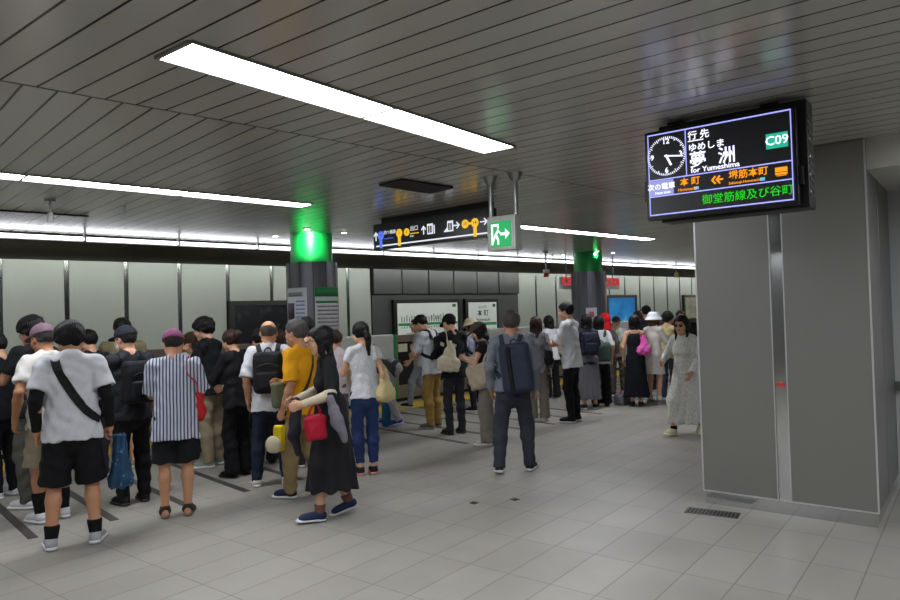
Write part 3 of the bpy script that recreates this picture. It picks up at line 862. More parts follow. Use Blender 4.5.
class Sdf:
    def __init__(s, k=0.02): s.p = []; s.k = k; s.disp = None
    def _add(s, op, fn, lo, hi, k=None): s.p.append((op, fn, np.array(lo), np.array(hi), s.k if k is None else k)); return s
    def rc(s, a, b, ra, rb, op='u', k=None):
        a = np.asarray(a, float); b = np.asarray(b, float); d = b - a; L2 = max(d @ d, 1e-9)
        def fn(P):
            q = P - a; t = np.clip(q @ d / L2, 0, 1)
            return np.linalg.norm(q - t[:, None] * d, axis=1) - (ra + (rb - ra) * t)
        m = max(ra, rb); return s._add(op, fn, np.minimum(a, b) - m, np.maximum(a, b) + m, k)
    def fc(s, a, b, ra, rb, op='u', k=None, fa=False, kx=1.0, fwd=None):
        """cone along a->b, flat end at b (and at a when fa); kx squashes it along fwd"""
        a = np.asarray(a, float); b = np.asarray(b, float); L = np.linalg.norm(b - a)
        Fm = frame(b - a, V3(0, 1, 0) if fwd is None else np.asarray(fwd, float))
        def fn(P):
            q = (P - a) @ Fm
            t = np.clip(q[:, 2] / L, 0, 1); r = ra + (rb - ra) * t
            y = q[:, 1] / kx
            lat = np.sqrt(q[:, 0] ** 2 + y ** 2)
            if fa:
                return np.maximum((lat - r) * (.5 + .5 * kx), np.maximum(-q[:, 2], q[:, 2] - L))
            zz = np.minimum(q[:, 2], 0)
            return np.maximum((np.sqrt(lat ** 2 + zz ** 2) - r) * (.5 + .5 * kx), q[:, 2] - L)
        m = max(ra, rb) * max(1, kx); return s._add(op, fn, np.minimum(a, b) - m, np.maximum(a, b) + m, k)
    def ec(s, a, b, ra, rb, kx, fwd, op='u', k=None):
        """round-ended elliptical limb; kx is its depth along fwd over its width"""
        a = np.asarray(a, float); b = np.asarray(b, float); L = np.linalg.norm(b - a) + 1e-9
        Fm = frame(b - a, np.asarray(fwd, float))
        def fn(P):
            q = (P - a) @ Fm
            t = np.clip(q[:, 2] / L, 0, 1); r = ra + (rb - ra) * t
            dz = q[:, 2] - t * L
            return (np.sqrt(q[:, 0] ** 2 + (q[:, 1] / kx) ** 2 + dz ** 2) - r) * (.5 + .5 * min(1, kx))
        m = max(ra, rb) * max(1, kx); return s._add(op, fn, np.minimum(a, b) - m, np.maximum(a, b) + m, k)
    def el(s, c, r, R=None, op='u', k=None):
        c = np.asarray(c, float); r = np.asarray(r, float)
        def fn(P):
            q = P - c
            if R is not None: q = q @ R
            k0 = np.linalg.norm(q / r, axis=1); k1 = np.linalg.norm(q / (r * r), axis=1)
            return np.where(k1 > 1e-9, k0 * (k0 - 1) / np.maximum(k1, 1e-9), -r.min())
        m = r if R is None else np.full(3, r.max()); return s._add(op, fn, c - m, c + m, k)
    def bx(s, c, h, r=0.01, R=None, op='u', k=None):
        c = np.asarray(c, float); h = np.asarray(h, float)
        def fn(P):
            q = P - c
            if R is not None: q = q @ R
            q = np.abs(q) - (h - r)
            return np.linalg.norm(np.maximum(q, 0), axis=1) + np.minimum(q.max(1), 0) - r
        m = h if R is None else np.full(3, np.linalg.norm(h)); return s._add(op, fn, c - m, c + m, k)
    def cut(s, fn): s.p.append(('i', fn, None, None, 0)); return s
    @staticmethod
    def _mix(op, D, d, k):
        if op == 'u':
            if k <= 0: return np.minimum(D, d)
            h = np.clip(.5 + .5 * (D - d) / k, 0, 1); return D * (1 - h) + d * h - k * h * (1 - h)
        if op == 's':
            if k <= 0: return np.maximum(D, -d)
            h = np.clip(.5 - .5 * (D + d) / k, 0, 1); return D * (1 - h) - d * h + k * h * (1 - h)
        return np.maximum(D, d)
    def ev(s, P):
        P = np.asarray(P, float); D = np.full(len(P), 1.0)
        for op, fn, lo, hi, k in s.p: D = s._mix(op, D, fn(P), k)
        return D if s.disp is None else D + s.disp(P)
    def mesh(s, h):
        us = [p for p in s.p if p[0] == 'u']
        lo = np.min([p[2] for p in us], 0) - 3 * h - .012; hi = np.max([p[3] for p in us], 0) + 3 * h + .012
        n = np.ceil((hi - lo) / h).astype(int) + 1
        ax = [lo[i] + h * np.arange(n[i]) for i in range(3)]
        D = np.full(tuple(n), 1.0)
        for op, fn, a, b, k in s.p:
            if a is None: sl = (slice(None),) * 3
            else:
                i0 = np.clip(np.floor((a - lo - k - 2.5 * h) / h).astype(int), 0, n - 1); i1 = np.clip(np.ceil((b - lo + k + 2.5 * h) / h).astype(int) + 1, 1, n)
                sl = tuple(slice(i0[i], i1[i]) for i in range(3))
            sub = D[sl]
            if sub.size == 0: continue
            g = np.meshgrid(*[ax[i][sl[i]] for i in range(3)], indexing='ij')
            P = np.stack([x.ravel() for x in g], 1)
            D[sl] = s._mix(op, sub.ravel(), fn(P), k).reshape(sub.shape)
        if s.disp is not None:
            near = np.abs(D) < .05
            ii = np.argwhere(near)
            P = lo + ii * h
            D[near] += s.disp(P)
        return nets(D, lo, h)

def nets(D, lo, h):
    ins = D < 0
    c = np.zeros(tuple(np.array(D.shape) - 1), np.int8)
    corners = [(i, j, k) for i in (0, 1) for j in (0, 1) for k in (0, 1)]
    sh = c.shape
    for i, j, k in corners: c += ins[i:i + sh[0], j:j + sh[1], k:k + sh[2]]
    act = (c > 0) & (c < 8)
    idx = np.full(sh, -1, np.int64)
    cells = np.argwhere(act); idx[act] = np.arange(len(cells))
    sm = np.zeros((len(cells), 3)); cnt = np.zeros(len(cells))
    x, y, z = cells.T
    for a in corners:
        for d in range(3):
            if a[d]: continue
            b_ = list(a); b_[d] = 1
            va = D[x + a[0], y + a[1], z + a[2]]; vb = D[x + b_[0], y + b_[1], z + b_[2]]
            m = (va < 0) != (vb < 0)
            t = np.where(m, va / np.where(m, va - vb, 1), 0)
            p = np.array(a, float)[None] + 0 * t[:, None]; p[:, d] += t
            sm[m] += p[m]; cnt[m] += 1
    V = lo + (cells + sm / np.maximum(cnt, 1)[:, None]) * h
    F_ = []
    for d in range(3):
        e, f = (d + 1) % 3, (d + 2) % 3
        s0 = [slice(None)] * 3; s1 = [slice(None)] * 3
        s0[d] = slice(0, -1); s1[d] = slice(1, None)
        for q in (e, f):
            s0[q] = slice(1, -1); s1[q] = slice(1, -1)
        A = ins[tuple(s0)]; B = ins[tuple(s1)]
        for flip, msk in ((False, A & ~B), (True, ~A & B)):
            w = np.argwhere(msk)
            if not len(w): continue
            w = w.copy(); w[:, e] += 1; w[:, f] += 1
            def cell(de, df):
                q = w.copy(); q[:, e] -= de; q[:, f] -= df
                return idx[q[:, 0], q[:, 1], q[:, 2]]
            quad = np.stack([cell(1, 1), cell(0, 1), cell(0, 0), cell(1, 0)], 1)
            if flip: quad = quad[:, ::-1]
            F_.append(quad)
    Fc = np.concatenate(F_) if F_ else np.zeros((0, 4), int)
    Fc = Fc[(Fc >= 0).all(1)]
    return V, Fc

def sobj(name, sdf, h, m, parent=None):
    V, Fc = sdf.mesh(h)
    return link(name, raw_mesh(name, V, Fc, m), parent)

def wrinkle(A, ph, f=1.0, drape=0.0, z0=1.3, z1=.8):
    A = A * WR[0]
    def fn(P):
        if drape > 0:
            t_ = np.clip((z0 - P[:, 2]) / (z0 - z1), 0, 1)
            return wrinkle(A / WR[0], ph, f)(P) + drape * t_ * np.sin(5 * np.arctan2(P[:, 0], P[:, 1]) + 9 * P[:, 2] + ph + 1.5 * np.sin(9 * P[:, 2] + ph))
        x, y, z = P[:, 0] * f, P[:, 1] * f, P[:, 2] * f
        return A * (.5 * np.sin(34 * z + 4 * np.sin(9 * x + ph) + 3 * np.sin(11 * y - ph)) + .35 * np.sin(24 * (x + y) + 15 * z + 3 * np.sin(12 * z + ph)) + .3 * np.sin(40 * (x - y) - 9 * z + ph))
    return fn

# ------------------------------------------------------------------ canonical head, hair, hands, shoes
WR = [1.0]
CACHE = {}
def head_mesh(h, sex):
    key = ('head', h, sex)
    if key in CACHE: return CACHE[key]
    g = 1.0 if sex == 'm' else .94
    s = Sdf(.02)
    s.el((0, -.012, .03), (.076 * g, .096, .088)); s.el((0, .02, -.03), (.061 * g, .070, .08), k=.03)
    s.rc((-.018, .052, -.094), (.018, .052, -.094), .024 * g, .024 * g, k=.025)
    s.rc((-.05 * g, .0, -.06), (-.02, .045, -.09), .022, .02, k=.02); s.rc((.05 * g, .0, -.06), (.02, .045, -.09), .022, .02, k=.02)
    s.rc((0, .087, .012), (0, .108, -.022), .008, .0125, k=.012); s.rc((-.012, .094, -.028), (.012, .094, -.028), .007, .007, k=.01)
    s.rc((-.045, .07, .024), (.045, .07, .024), .012, .012, k=.02)
    for x in (-1, 1):
        s.el((x * .032, .094, .0), (.017, .014, .012), op='s', k=.012)
        s.el((x * .031, .073, .001), (.0145, .0145, .0125), k=.003)
        s.rc((x * .05 * g, .055, -.03), (x * .045 * g, .05, -.04), .02, .02, k=.03)
        s.el((x * .077 * g, -.008, -.004), (.010, .021, .033), R=rz(x * -.35) @ rx(-.15), k=.008)
        s.el((x * .083 * g, .0, -.0), (.006, .009, .016), op='s', k=.005)
    s.rc((-.019, .078, -.053), (.019, .078, -.053), .0075, .0075, k=.006); s.rc((-.015, .077, -.064), (.015, .077, -.064), .008, .008, k=.006)
    s.rc((0, -.018, -.04), (0, -.032, -.16), .052 * g, .053 * g, k=.03)
    V, Fc = s.mesh(h)
    c = V[Fc].mean(1); x, y, z = np.abs(c[:, 0]), c[:, 1], c[:, 2]
    m = np.zeros(len(c), int)
    fr = y > .06
    m[fr & (x < .021) & (np.abs(z + .0585) < .0105)] = 1
    m[fr & (np.abs(x - .033) < .019) & (np.abs(z - .023 + .06 * np.abs(x - .033)) < .0045)] = 2
    m[fr & (((x - .031) / .0135) ** 2 + ((z - .001) / .0062) ** 2 < 1)] = 3
    m[fr & (np.abs(x - .031) < .0062) & (np.abs(z - .001) < .0062)] = 4
    CACHE[key] = (V, Fc, m); return CACHE[key]

def hairline(pts):
    pts = sorted(pts); ys = [p[0] for p in pts]; zs = [p[1] for p in pts]
    return lambda P: np.interp(P[:, 1], ys, zs) + .007 * np.sin(95 * P[:, 0] + 60 * P[:, 1]) + .005 * np.sin(170 * P[:, 0] - 120 * P[:, 1]) - P[:, 2]

def strands(A, n=70):
    return lambda P: 1.4 * A * np.sin(28 * P[:, 0] + 3 * np.sin(30 * P[:, 2])) * np.sin(33 * P[:, 1] + 20 * P[:, 2]) + A * (np.sin(n * np.arctan2(P[:, 0], P[:, 1] + .02) * .6 + 25 * P[:, 2]) * .6 + .5 * np.sin(55 * P[:, 0] + 35 * P[:, 1] + 18 * P[:, 2]))

def hair_sdf(style):
    s = Sdf(.02)
    th = {'short': .014, 'crop': .006, 'mop': .026, 'bald': .005, 'long': .016, 'pony': .012, 'bun': .012, 'bob': .022, 'under': .008}[style]
    s.el((0, -.014, .032), (.078 + th, .098 + th, .088 + th))
    if style == 'bald':
        s.cut(hairline([(-.2, -.06), (-.06, -.05), (-.04, -.02), (.0, .0), (.03, .01), (.04, .2)]))
        s.cut(lambda P: P[:, 2] - (.055 + .25 * (-P[:, 1] - .06)))
    elif style in ('short', 'crop', 'under'):
        s.cut(hairline([(-.2, -.07), (-.07, -.062), (-.045, -.03), (-.03, .012), (.015, .012), (.045, .025), (.065, .065), (.12, .082)]))
    elif style == 'mop':
        s.cut(hairline([(-.2, -.075), (-.06, -.07), (-.04, -.035), (-.02, -.012), (.02, -.012), (.055, .015), (.08, .042), (.13, .05)]))
    else:
        s.cut(hairline([(-.2, -.10), (-.05, -.085), (-.02, -.05), (.01, -.02), (.045, .02), (.07, .05), (.12, .07)]))
    if style == 'long':
        s.ec((0, -.055, .0), (0, -.10, -.30), .082, .062, .42, (0, 1, 0), k=.03)
        for x in (-1, 1): s.ec((x * .074, .0, .03), (x * .078, .0, -.21), .022, .016, 1.6, (0, 1, 0), k=.02)
    if style == 'bob':
        s.ec((0, -.05, .0), (0, -.06, -.085), .088, .08, .55, (0, 1, 0), k=.03)
        for x in (-1, 1): s.ec((x * .074, .0, .02), (x * .074, .0, -.085), .022, .02, 1.5, (0, 1, 0), k=.02)
    if style == 'pony':
        s.el((0, -.118, .05), (.03, .022, .03), k=.02)
        s.rc((0, -.13, .04), (0, -.155, -.06), .028, .036, k=.02); s.rc((0, -.155, -.06), (0, -.14, -.24), .036, .014, k=.02)
    if style == 'bun':
        s.el((0, -.135, .045), (.05, .042, .05), k=.012)
    s.disp = strands(.0045 if style == 'mop' else .003)
    return s

def hand_mesh(kind, h):
    key = ('hand', kind, h)
    if key in CACHE: return CACHE[key]
    curl = {'relax': (18, 30, 22), 'grip': (62, 85, 55), 'hold': (38, 48, 35), 'flat': (8, 12, 8)}[kind]
    s = Sdf(.007)
    s.ec((0, 0, .015), (0, 0, -.02), .027, .030, .8, (1, 0, 0)); s.ec((0, 0, -.02), (-.003, 0, -.078), .032, .040, .34, (1, 0, 0), k=.02)
    for i, (y, L, r) in enumerate(((.031, .070, .0085), (.0105, .080, .0088), (-.0105, .073, .0085), (-.030, .057, .0075))):
        p = V3(-.003, y, -.082); a = 0.0; sp = (y) * 1.6
        p0 = p + V3(0, -y * .15, .03)
        s.rc(p0, p, r * 1.1, r, k=.008)
        for j, fr in enumerate((.45, .31, .24)):
            a += rad(curl[j] + 3 * i)
            d = V3(-math.sin(a), sp * .5 * math.cos(a), -math.cos(a)); q = p + nrm(d) * L * fr
            s.rc(p, q, r * (1 - .08 * j), r * (.94 - .08 * j), k=.004); p = q
    t0 = V3(-.004, .022, -.022)
    close = {'relax': .35, 'grip': .9, 'hold': .75, 'flat': .1}[kind]
    d1 = nrm(V3(-.25 - .35 * close, .75 - .35 * close, -.62)); t1 = t0 + d1 * .046
    d2 = nrm(V3(-.3 - .55 * close, .45 - .55 * close, -.75)); t2 = t1 + d2 * .03; t3 = t2 + nrm(d2 + V3(-.15, -.15 * close, 0)) * .022
    s.rc(t0, t1, .0145, .0115, k=.012); s.rc(t1, t2, .0112, .010, k=.004); s.rc(t2, t3, .010, .0078, k=.004)
    CACHE[key] = s.mesh(h); return CACHE[key]

def shoe_meshes(kind, h):
    key = ('shoe', kind, h)
    if key in CACHE: return CACHE[key]
    so = Sdf(.01); so.ec((0, -.035, .014), (0, .148, .014), .040, .046, .36, (0, 0, 1)); so.rc((0, .05, .014), (0, .06, .014), .012, .012)
    if kind == 'sneaker': so.ec((0, -.04, .020), (0, .14, .014), .041, .045, .45, (0, 0, 1))
    up = Sdf(.025)
    if kind == 'sandal':
        up.fc((0, .10, .035), (0, .135, .03), .047, .045, k=.005, fa=True, kx=.75, fwd=(0, 0, 1))
        up.fc((0, .035, .05), (0, .065, .045), .050, .049, k=.005, fa=True, kx=.95, fwd=(0, 0, 1))
        up.fc((0, -.045, .062), (0, .01, .085), .050, .047, k=.005, fa=True, kx=1.0, fwd=(0, 0, 1))
        up.cut(lambda P: .016 - P[:, 2])
    else:
        up.ec((0, -.03, .045), (0, .13, .034), .036, .040, .85, (0, 0, 1)); up.rc((0, -.03, .05), (0, -.012, .082), .040, .043)
        up.rc((0, .02, .075), (0, .10, .045), .03, .03)
        up.cut(lambda P: .014 - P[:, 2]); top = .092 if kind == 'sneaker' else .082
        up.cut(lambda P: P[:, 2] - (top - .12 * np.maximum(0, P[:, 1] - .02)))
    CACHE[key] = (so.mesh(h), up.mesh(h)); return CACHE[key]

def ik(a, t, l1, l2, pole):
    d = t - a; L = np.linalg.norm(d)
    if L > (l1 + l2) * .999: t = a + d / L * (l1 + l2) * .999; d = t - a; L = np.linalg.norm(d)
    x = (l1 * l1 - l2 * l2 + L * L) / (2 * L); hgt = math.sqrt(max(0, l1 * l1 - x * x))
    u = d / L; p = pole - u * (pole @ u); p = nrm(p)
    return a + u * x + p * hgt, t

SKIN = {'a': '#c99b7e', 'b': '#b98767', 'c': '#d6ac92', 'd': '#a87656'}
def skin_mats(tone, browcol):
    sk = mat('skin_' + tone, SKIN[tone], .5, 0, .05, 12, .12, 90, spec=.35)
    return [sk, mat('lip_' + tone, {'a': '#a8655a', 'b': '#8f5648', 'c': '#b8736a', 'd': '#84503f'}[tone], .45, 0, .03),
            mat('brow', '#2a211d', .8, 0, .05), mat('eye_white', '#d9d4cc', .25, 0, .01), mat('iris', '#1d1410', .15, 0, .01)]
def hair_mat(c):
    k = 'hair_' + c.lstrip('#')
    if k in MC: return MC[k]
    x = NT(k); o, v = x.xyz(0)
    w = x.n('TexNoise'); w.inputs['Scale'].default_value = 55; w.inputs['Detail'].default_value = 3
    mp = x.n('Mapping'); x.l(x.tc.outputs['Object'], mp.inputs['Vector']); mp.inputs['Scale'].default_value = (1, 1, .12)
    x.l(mp.outputs[0], w.inputs['Vector'])
    cc = rgb(c)
    x.l(x.mix(w.outputs['Fac'], tuple(v_ * .5 for v_ in cc), tuple(min(1, v_ * 1.5 + .002) for v_ in cc)), x.b.inputs['Base Color'])
    x.b.inputs['Roughness'].default_value = .55; x.b.inputs['Specular IOR Level'].default_value = .22
    x.bump(w.outputs['Fac'], .7, .004)
    MC[k] = x.m; return x.m

# ------------------------------------------------------------------ a person
ARMS = {  # wrist in torso space (x outward), elbow pole, hand kind
    'hang': ((.222, .04, -.02), (.25, -.8, -.1), 'relax'),
    'hang_out': ((.265, .03, .0), (.4, -.7, 0), 'relax'),
    'swing_f': ((.21, .20, .03), (.25, -.8, -.3), 'relax'),
    'swing_b': ((.225, -.17, .03), (.25, -.9, -.1), 'relax'),
    'carry': ((.245, .05, -.02), (.3, -.8, -.1), 'grip'),
    'phone': ((.05, .29, .30), (.75, -.35, -.8), 'hold'),
    'phone_low': ((.07, .30, .20), (.75, -.35, -.8), 'hold'),
    'phone_high': ((.03, .25, .42), (.75, -.1, -.8), 'hold'),
    'front': ((.02, .24, .13), (.8, -.4, -.5), 'hold'),
    'cross': ((-.06, .215, .22), (.85, -.1, -.5), 'relax'),
    'bend': ((.20, .27, .17), (.6, -.7, -.5), 'grip'),
    'strap': ((.12, .17, .40), (.7, -.1, -.9), 'grip'),
    'behind': ((.10, -.2, .08), (.9, -.5, .1), 'relax'),
    'reach_down': ((.16, .3, .05), (.6, -.6, 0), 'relax'),
}
class Ctx: pass
NP = [0]
HS = 1.06

def person(label, px, py, face, stature, sex='m', h=.011, skin='a', hair=('short', '#0f0d0c'), top=None, bottom=None, shoes=('sneaker', '#222222', '#cccccc'), socks=None,
           arms=('hang', 'hang'), legs='stand', lean=3, twist=0, side=0, head=(0, 0), cap=None, mask=False, glasses=None, sleeves=None, group=None, pos=None, build=1.0, hunch=0.0):
    WR[0] = min(1.0, .0095 / h); NP[0] += 1; ph = NP[0] * 1.7
    P0 = at(px, py) if pos is None else Vector(pos)
    away = math.atan2(P0.y, P0.x)
    rotz = away - rad(face) - math.pi / 2
    fem = sex == 'f'
    sc = stature * .974 / 1.70
    c = Ctx(); c.h = h; c.ph = ph; c.fem = fem
    shw = (.146 if fem else .164) * build; hw = .080
    # feet: x, y, yaw, toe pitch (heel lifted) for left, right
    ft = {'stand': ((-.10, .0, 8, 0), (.10, .0, -8, 0)), 'close': ((-.075, .01, 6, 0), (.075, -.01, -6, 0)), 'wide': ((-.15, .0, 12, 0), (.15, .02, -12, 0)),
          'step_l': ((-.08, .27, 4, -8), (.08, -.25, -6, 30)), 'step_r': ((-.08, -.25, 6, 30), (.08, .27, -4, -8)),
          'stride_l': ((-.07, .17, 2, -4), (.07, -.15, -4, 16)), 'walk_wide': ((-.15, -.10, 10, 10), (.15, .14, -10, 0)),
          'half_l': ((-.10, .14, 6, 0), (.10, -.10, -8, 12)), 'half_r': ((-.10, -.10, 8, 12), (.10, .14, -6, 0))}[legs]
    ank = []
    c.feet = []
    for x, y, yaw, pt in ft:
        R = rz(rad(yaw)); toe = V3(0, .12, 0) if pt >= 0 else V3(0, -.06, 0)
        Rp = R @ rx(rad(-pt))
        o = V3(x, y, 0) + R @ toe - Rp @ toe
        c.feet.append((o, Rp)); ank.append(o + Rp @ V3(0, -.012, .085))
    l1, l2 = .405, .40
    pz = .905
    for sx, a in zip((-1, 1), ank):
        dxy = math.hypot(a[0] - sx * hw, a[1]); pz = min(pz, a[2] + math.sqrt((l1 + l2 - .004) ** 2 - dxy ** 2) + .02)
    P = V3(0, sum(a[1] for a in ank) / 2 * .8 + .01, pz)
    Rt = rz(rad(twist)) @ ry(rad(side)) @ rx(rad(-lean))
    T = lambda x, y, z: P + Rt @ V3(x, y, z)
    Rp_ = rz(rad(twist * .4)); H = [P + Rp_ @ V3(sx * hw, 0, -.02) for sx in (-1, 1)]
    kn = []; 
    for i in range(2):
        k_, a_ = ik(H[i], ank[i], l1, l2, c.feet[i][1] @ V3((-.1, .1)[i], 1, 0)); kn.append(k_)
    fw = Rt @ V3(0, 1, 0)
    nb = T(0, -.005 + hunch * .5, .525)
    Rh = rz(rad(head[1])) @ rx(rad(-head[0]))
    hc = nb + Rt @ V3(0, .012 + hunch, .055) + Rh @ V3(0, .026, .098)
    SH = [T(sx * shw, -.005 + hunch * .3, .475) for sx in (-1, 1)]
    el_, wr, hk = [], [], []
    for i, sx in enumerate((-1, 1)):
        a = arms[i]; tgt, pole, kind = ARMS[a] if isinstance(a, str) else a
        w = T(sx * tgt[0] * (build if a in ('hang', 'carry') else 1), tgt[1], tgt[2]); e, w = ik(SH[i], w, .28, .255, Rt @ V3(sx * pole[0], pole[1], pole[2]))
        el_.append(e); wr.append(w); hk.append(kind)
    c.P, c.Rt, c.T, c.Rh, c.hc, c.nb, c.SH, c.el, c.wr, c.fw, c.kn, c.ank, c.H = P, Rt, T, Rh, hc, nb, SH, el_, wr, fw, kn, ank, H
    bw = build
    # ---- body: one continuous skin
    s = Sdf(.03); c.body = s
    s.ec(T(0, 0, -.03), T(0, 0, .10), .142 * bw, .118 * bw, .62, fw); s.ec(T(0, 0, .10), T(0, .005, .34), .112 * bw, .135 * bw, .62, fw); s.ec(T(0, .0, .34), T(0, -.005, .45), .135 * bw, .10 * bw, .55, fw)
    s.rc(SH[0], SH[1], .045, .045); s.rc(nb + Rt @ V3(0, -.012, -.06), nb + (hc - nb) * .45, .05 if fem else .056, .047 if fem else .053)
    s.rc(T(-.1, -.02, .49), T(0, -.015, .54), .035, .045); s.rc(T(.1, -.02, .49), T(0, -.015, .54), .035, .045)
    af = .86 if fem else 1.0
    for i in range(2):
        s.rc(SH[i], el_[i], .047 * af, .039 * af, k=.02); m_ = el_[i] * .7 + wr[i] * .3
        s.rc(el_[i], m_, .037 * af, .040 * af, k=.015); s.rc(m_, wr[i], .040 * af, .026 * af, k=.015)
        s.rc(H[i], kn[i], .078 * bw, .052, k=.02); cm = kn[i] * .68 + ank[i] * .32
        back = c.feet[i][1] @ V3(0, -.010, 0)
        s.rc(kn[i], cm + back, .050, .054 * (.95 if fem else 1), k=.02); s.rc(cm + back, ank[i] + V3(0, 0, .01), .054 * (.95 if fem else 1), .034, k=.02)
        o, Rf = c.feet[i]
        s.rc(ank[i], o + Rf @ V3(0, -.03, .04), .033, .03, k=.02); s.rc(o + Rf @ V3(0, -.02, .045), o + Rf @ V3(0, .125, .032), .030, .020, k=.02); s.rc(o + Rf @ V3(-.015, .10, .03), o + Rf @ V3(.02, .10, .03), .018, .018, k=.02)
    V, Fc = s.mesh(h)
    Vs, Fs, Ms = [V], [Fc], [np.zeros(len(Fc), int)]
    n = len(V)
    hv, hf, hm = head_mesh(max(.0042, h * .5), sex)
    Vs.append(hc + hv @ Rh.T * HS); Fs.append(hf + n); Ms.append(hm); n += len(hv)
    c.hand = []
    for i in range(2):
        d = nrm(wr[i] - el_[i]); zax = -d
        th = Rt @ (V3(0, 1, .0) if 'hang' in str(arms[i]) or arms[i] in ('carry', 'swing_f', 'swing_b', 'behind') else V3(0, .15, 1))
        th = th - zax * (th @ zax); yax = nrm(th); xax = np.cross(yax, zax)
        R = np.stack([xax, yax, zax], 1)
        v, f_ = hand_mesh(hk[i], max(.0034, h * .36))
        v = v.copy()
        if i == 0: v[:, 0] *= -1; f_ = f_[:, ::-1]
        Vs.append(wr[i] + v @ R.T); Fs.append(f_ + n); Ms.append(np.zeros(len(f_), int)); n += len(v)
        sg = -1 if i == 0 else 1
        c.hand.append((wr[i] + R @ V3(sg * -.035, .0, -.085), R))
    o = link('person', raw_mesh('person', np.concatenate(Vs), np.concatenate(Fs), skin_mats(skin, None), np.concatenate(Ms)))
    o.location = P0; o.rotation_euler = (0, 0, rotz); o.scale = (sc, sc, sc)
    tag(o, label, 'person', group)
    c.obj = o
    # ---- hair and headgear
    def headobj(name, sd, hh, m, parent=o):
        v, f_ = sd.mesh(hh) if isinstance(sd, Sdf) else sd
        return link(name, raw_mesh(name, hc + v @ Rh.T * HS, f_, m), parent)
    hres = max(.0045, h * .5)
    if hair:
        st = hair[0]
        if cap and st in ('short', 'mop', 'crop'): st = 'under'
        k_ = ('hair', st, hres, bool(cap))
        if k_ not in CACHE:
            hs_ = hair_sdf(st)
            if cap: hs_.cut(lambda P_: P_[:, 2] - (.045 - .1 * P_[:, 1])); hs_.cut(lambda P_: P_[:, 1] - .075)
            CACHE[k_] = hs_.mesh(hres)
        ho = headobj('hair', CACHE[k_], hres, hair_mat(hair[1]))
        if len(hair) > 2:
            q = Sdf(.01); q.el((0, -.118, .048), (.036, .016, .036)); headobj('scrunchie', q, hres, cloth(hair[2]), ho)
    if cap:
        kind, cc = cap[0], cap[1]
        q = Sdf(.01)
        if kind == 'cap':
            q.el((0, -.014, .036), (.093, .113, .098)); q.cut(lambda P_: .028 - .10 * P_[:, 1] - P_[:, 2]); q.rc((0, -.014, .133), (0, -.014, .137), .008, .008, k=.003)
            co = headobj('cap', q, hres, cloth(cc))
            q = Sdf(.01); q.el((0, .105, .032), (.078, .085, .012), R=rx(-.18)); q.cut(lambda P_: .055 - P_[:, 1]); headobj('brim', q, hres * .8, cloth(cap[2] if len(cap) > 2 else cc), co)
        elif kind == 'bucket':
            q.el((0, -.012, .045), (.104, .124, .10)); q.cut(lambda P_: .03 - P_[:, 2]); q.cut(lambda P_: P_[:, 2] - .128)
            q.fc((0, -.012, .06), (0, -.012, -.012), .098, .150, k=.012, fa=True, kx=1.15); q.fc((0, -.012, .048), (0, -.012, -.04), .085, .153, op='s', k=0, fa=True, kx=1.15)
            headobj('bucket_hat', q, hres, cloth(cc))
        elif kind == 'hood':
            q.el((0, -.02, .02), (.105, .12, .125)); q.ec((0, -.03, -.02), (0, -.03, -.16), .10, .12, .9, (0, 1, 0)); q.el((0, .11, .0), (.062, .07, .085), op='s', k=.02)
            headobj('hood', q, hres, cloth(cc))
    if mask:
        q = Sdf(.02); q.el((0, .03, -.045), (.070, .078, .066)); q.rc((0, .1, -.02), (0, .085, -.08), .02, .02); q.cut(lambda P_: .025 - P_[:, 1]); q.cut(lambda P_: P_[:, 2] + .012); q.cut(lambda P_: -.108 - P_[:, 2])
        headobj('face_mask', q, hres, cloth('#d8dadd'))
    if glasses:
        q = MB()
        for x in (-1, 1):
            q.tube([(x * .033 + .021 * math.cos(a), .104 - .006 * abs(math.cos(a) - x * -1) * .5, .0 + .017 * math.sin(a)) for a in [i * 2 * math.pi / 16 for i in range(16)]], .0016, 5, True)
            q.tube([(x * .054, .102, .006), (x * .076, .06, .01), (x * .082, -.005, .012)], .0018, 5)
        q.tube([(-.012, .104, .003), (.012, .104, .003)], .0016, 5)
        go = headobj('glasses', (np.array(q.v), q.f), 0, mat('glasses_frame', '#1c1a1a', .3, .3))
        if glasses == 'sun':
            q = Sdf(.004)
            for x in (-1, 1): q.el((x * .033, .103, .0), (.022, .004, .018))
            headobj('lens', q, .004, mat('sun_lens', '#0b0a0a', .1), go)
    # ---- clothes
    def worn(name, sd, m, hh=None, A=.0035, f=1.0):
        if sd.disp is None and A > 0: sd.disp = wrinkle(A, ph, f)
        return sobj(name, sd, hh or h, m, o)
    tp = dict(top or {}); bt = dict(bottom or {})
    loose = tp.get('loose', 1.0); off = .014 + .012 * (loose - 1)
    hemz = tp.get('hem', -.10)
    def upper(hem, hemw, sleeve, nm, m, off=off, bust=fem, straps=False):
        q = Sdf(.035)
        r1, r2, r3 = .135 * bw + off + (.004 if fem else .012), (.112 if fem else .128) * bw + off + .012 * loose, hemw
        if not straps:
            q.ec(T(0, .0, .35), T(0, -.005, .45), r1, .105 * bw + off, .60, fw)
            q.rc(SH[0] + Rt @ V3(.012, 0, -.006), SH[1] + Rt @ V3(-.012, 0, -.006), .046 + off * .8, .046 + off * .8)
            for x in (-1, 1): q.rc(T(x * .11, -.02, .485), T(x * .03, -.018, .53), .036 + off * .6, .036 + off * .5)
        else:
            q.ec(T(0, 0, .33), T(0, 0, .36), r1, r1 * .98, .62, fw)
        q.ec(T(0, .005, .34), T(0, .004, .12), r1, r2, .66, fw); q.fc(T(0, .003, .16), T(0, 0, hem), r2, r3, kx=.72, fwd=fw, k=.02)
        if bust:
            for x in (-1, 1): q.el(T(x * .062, .075, .30), (.062, .05, .06), R=Rt, k=.035)
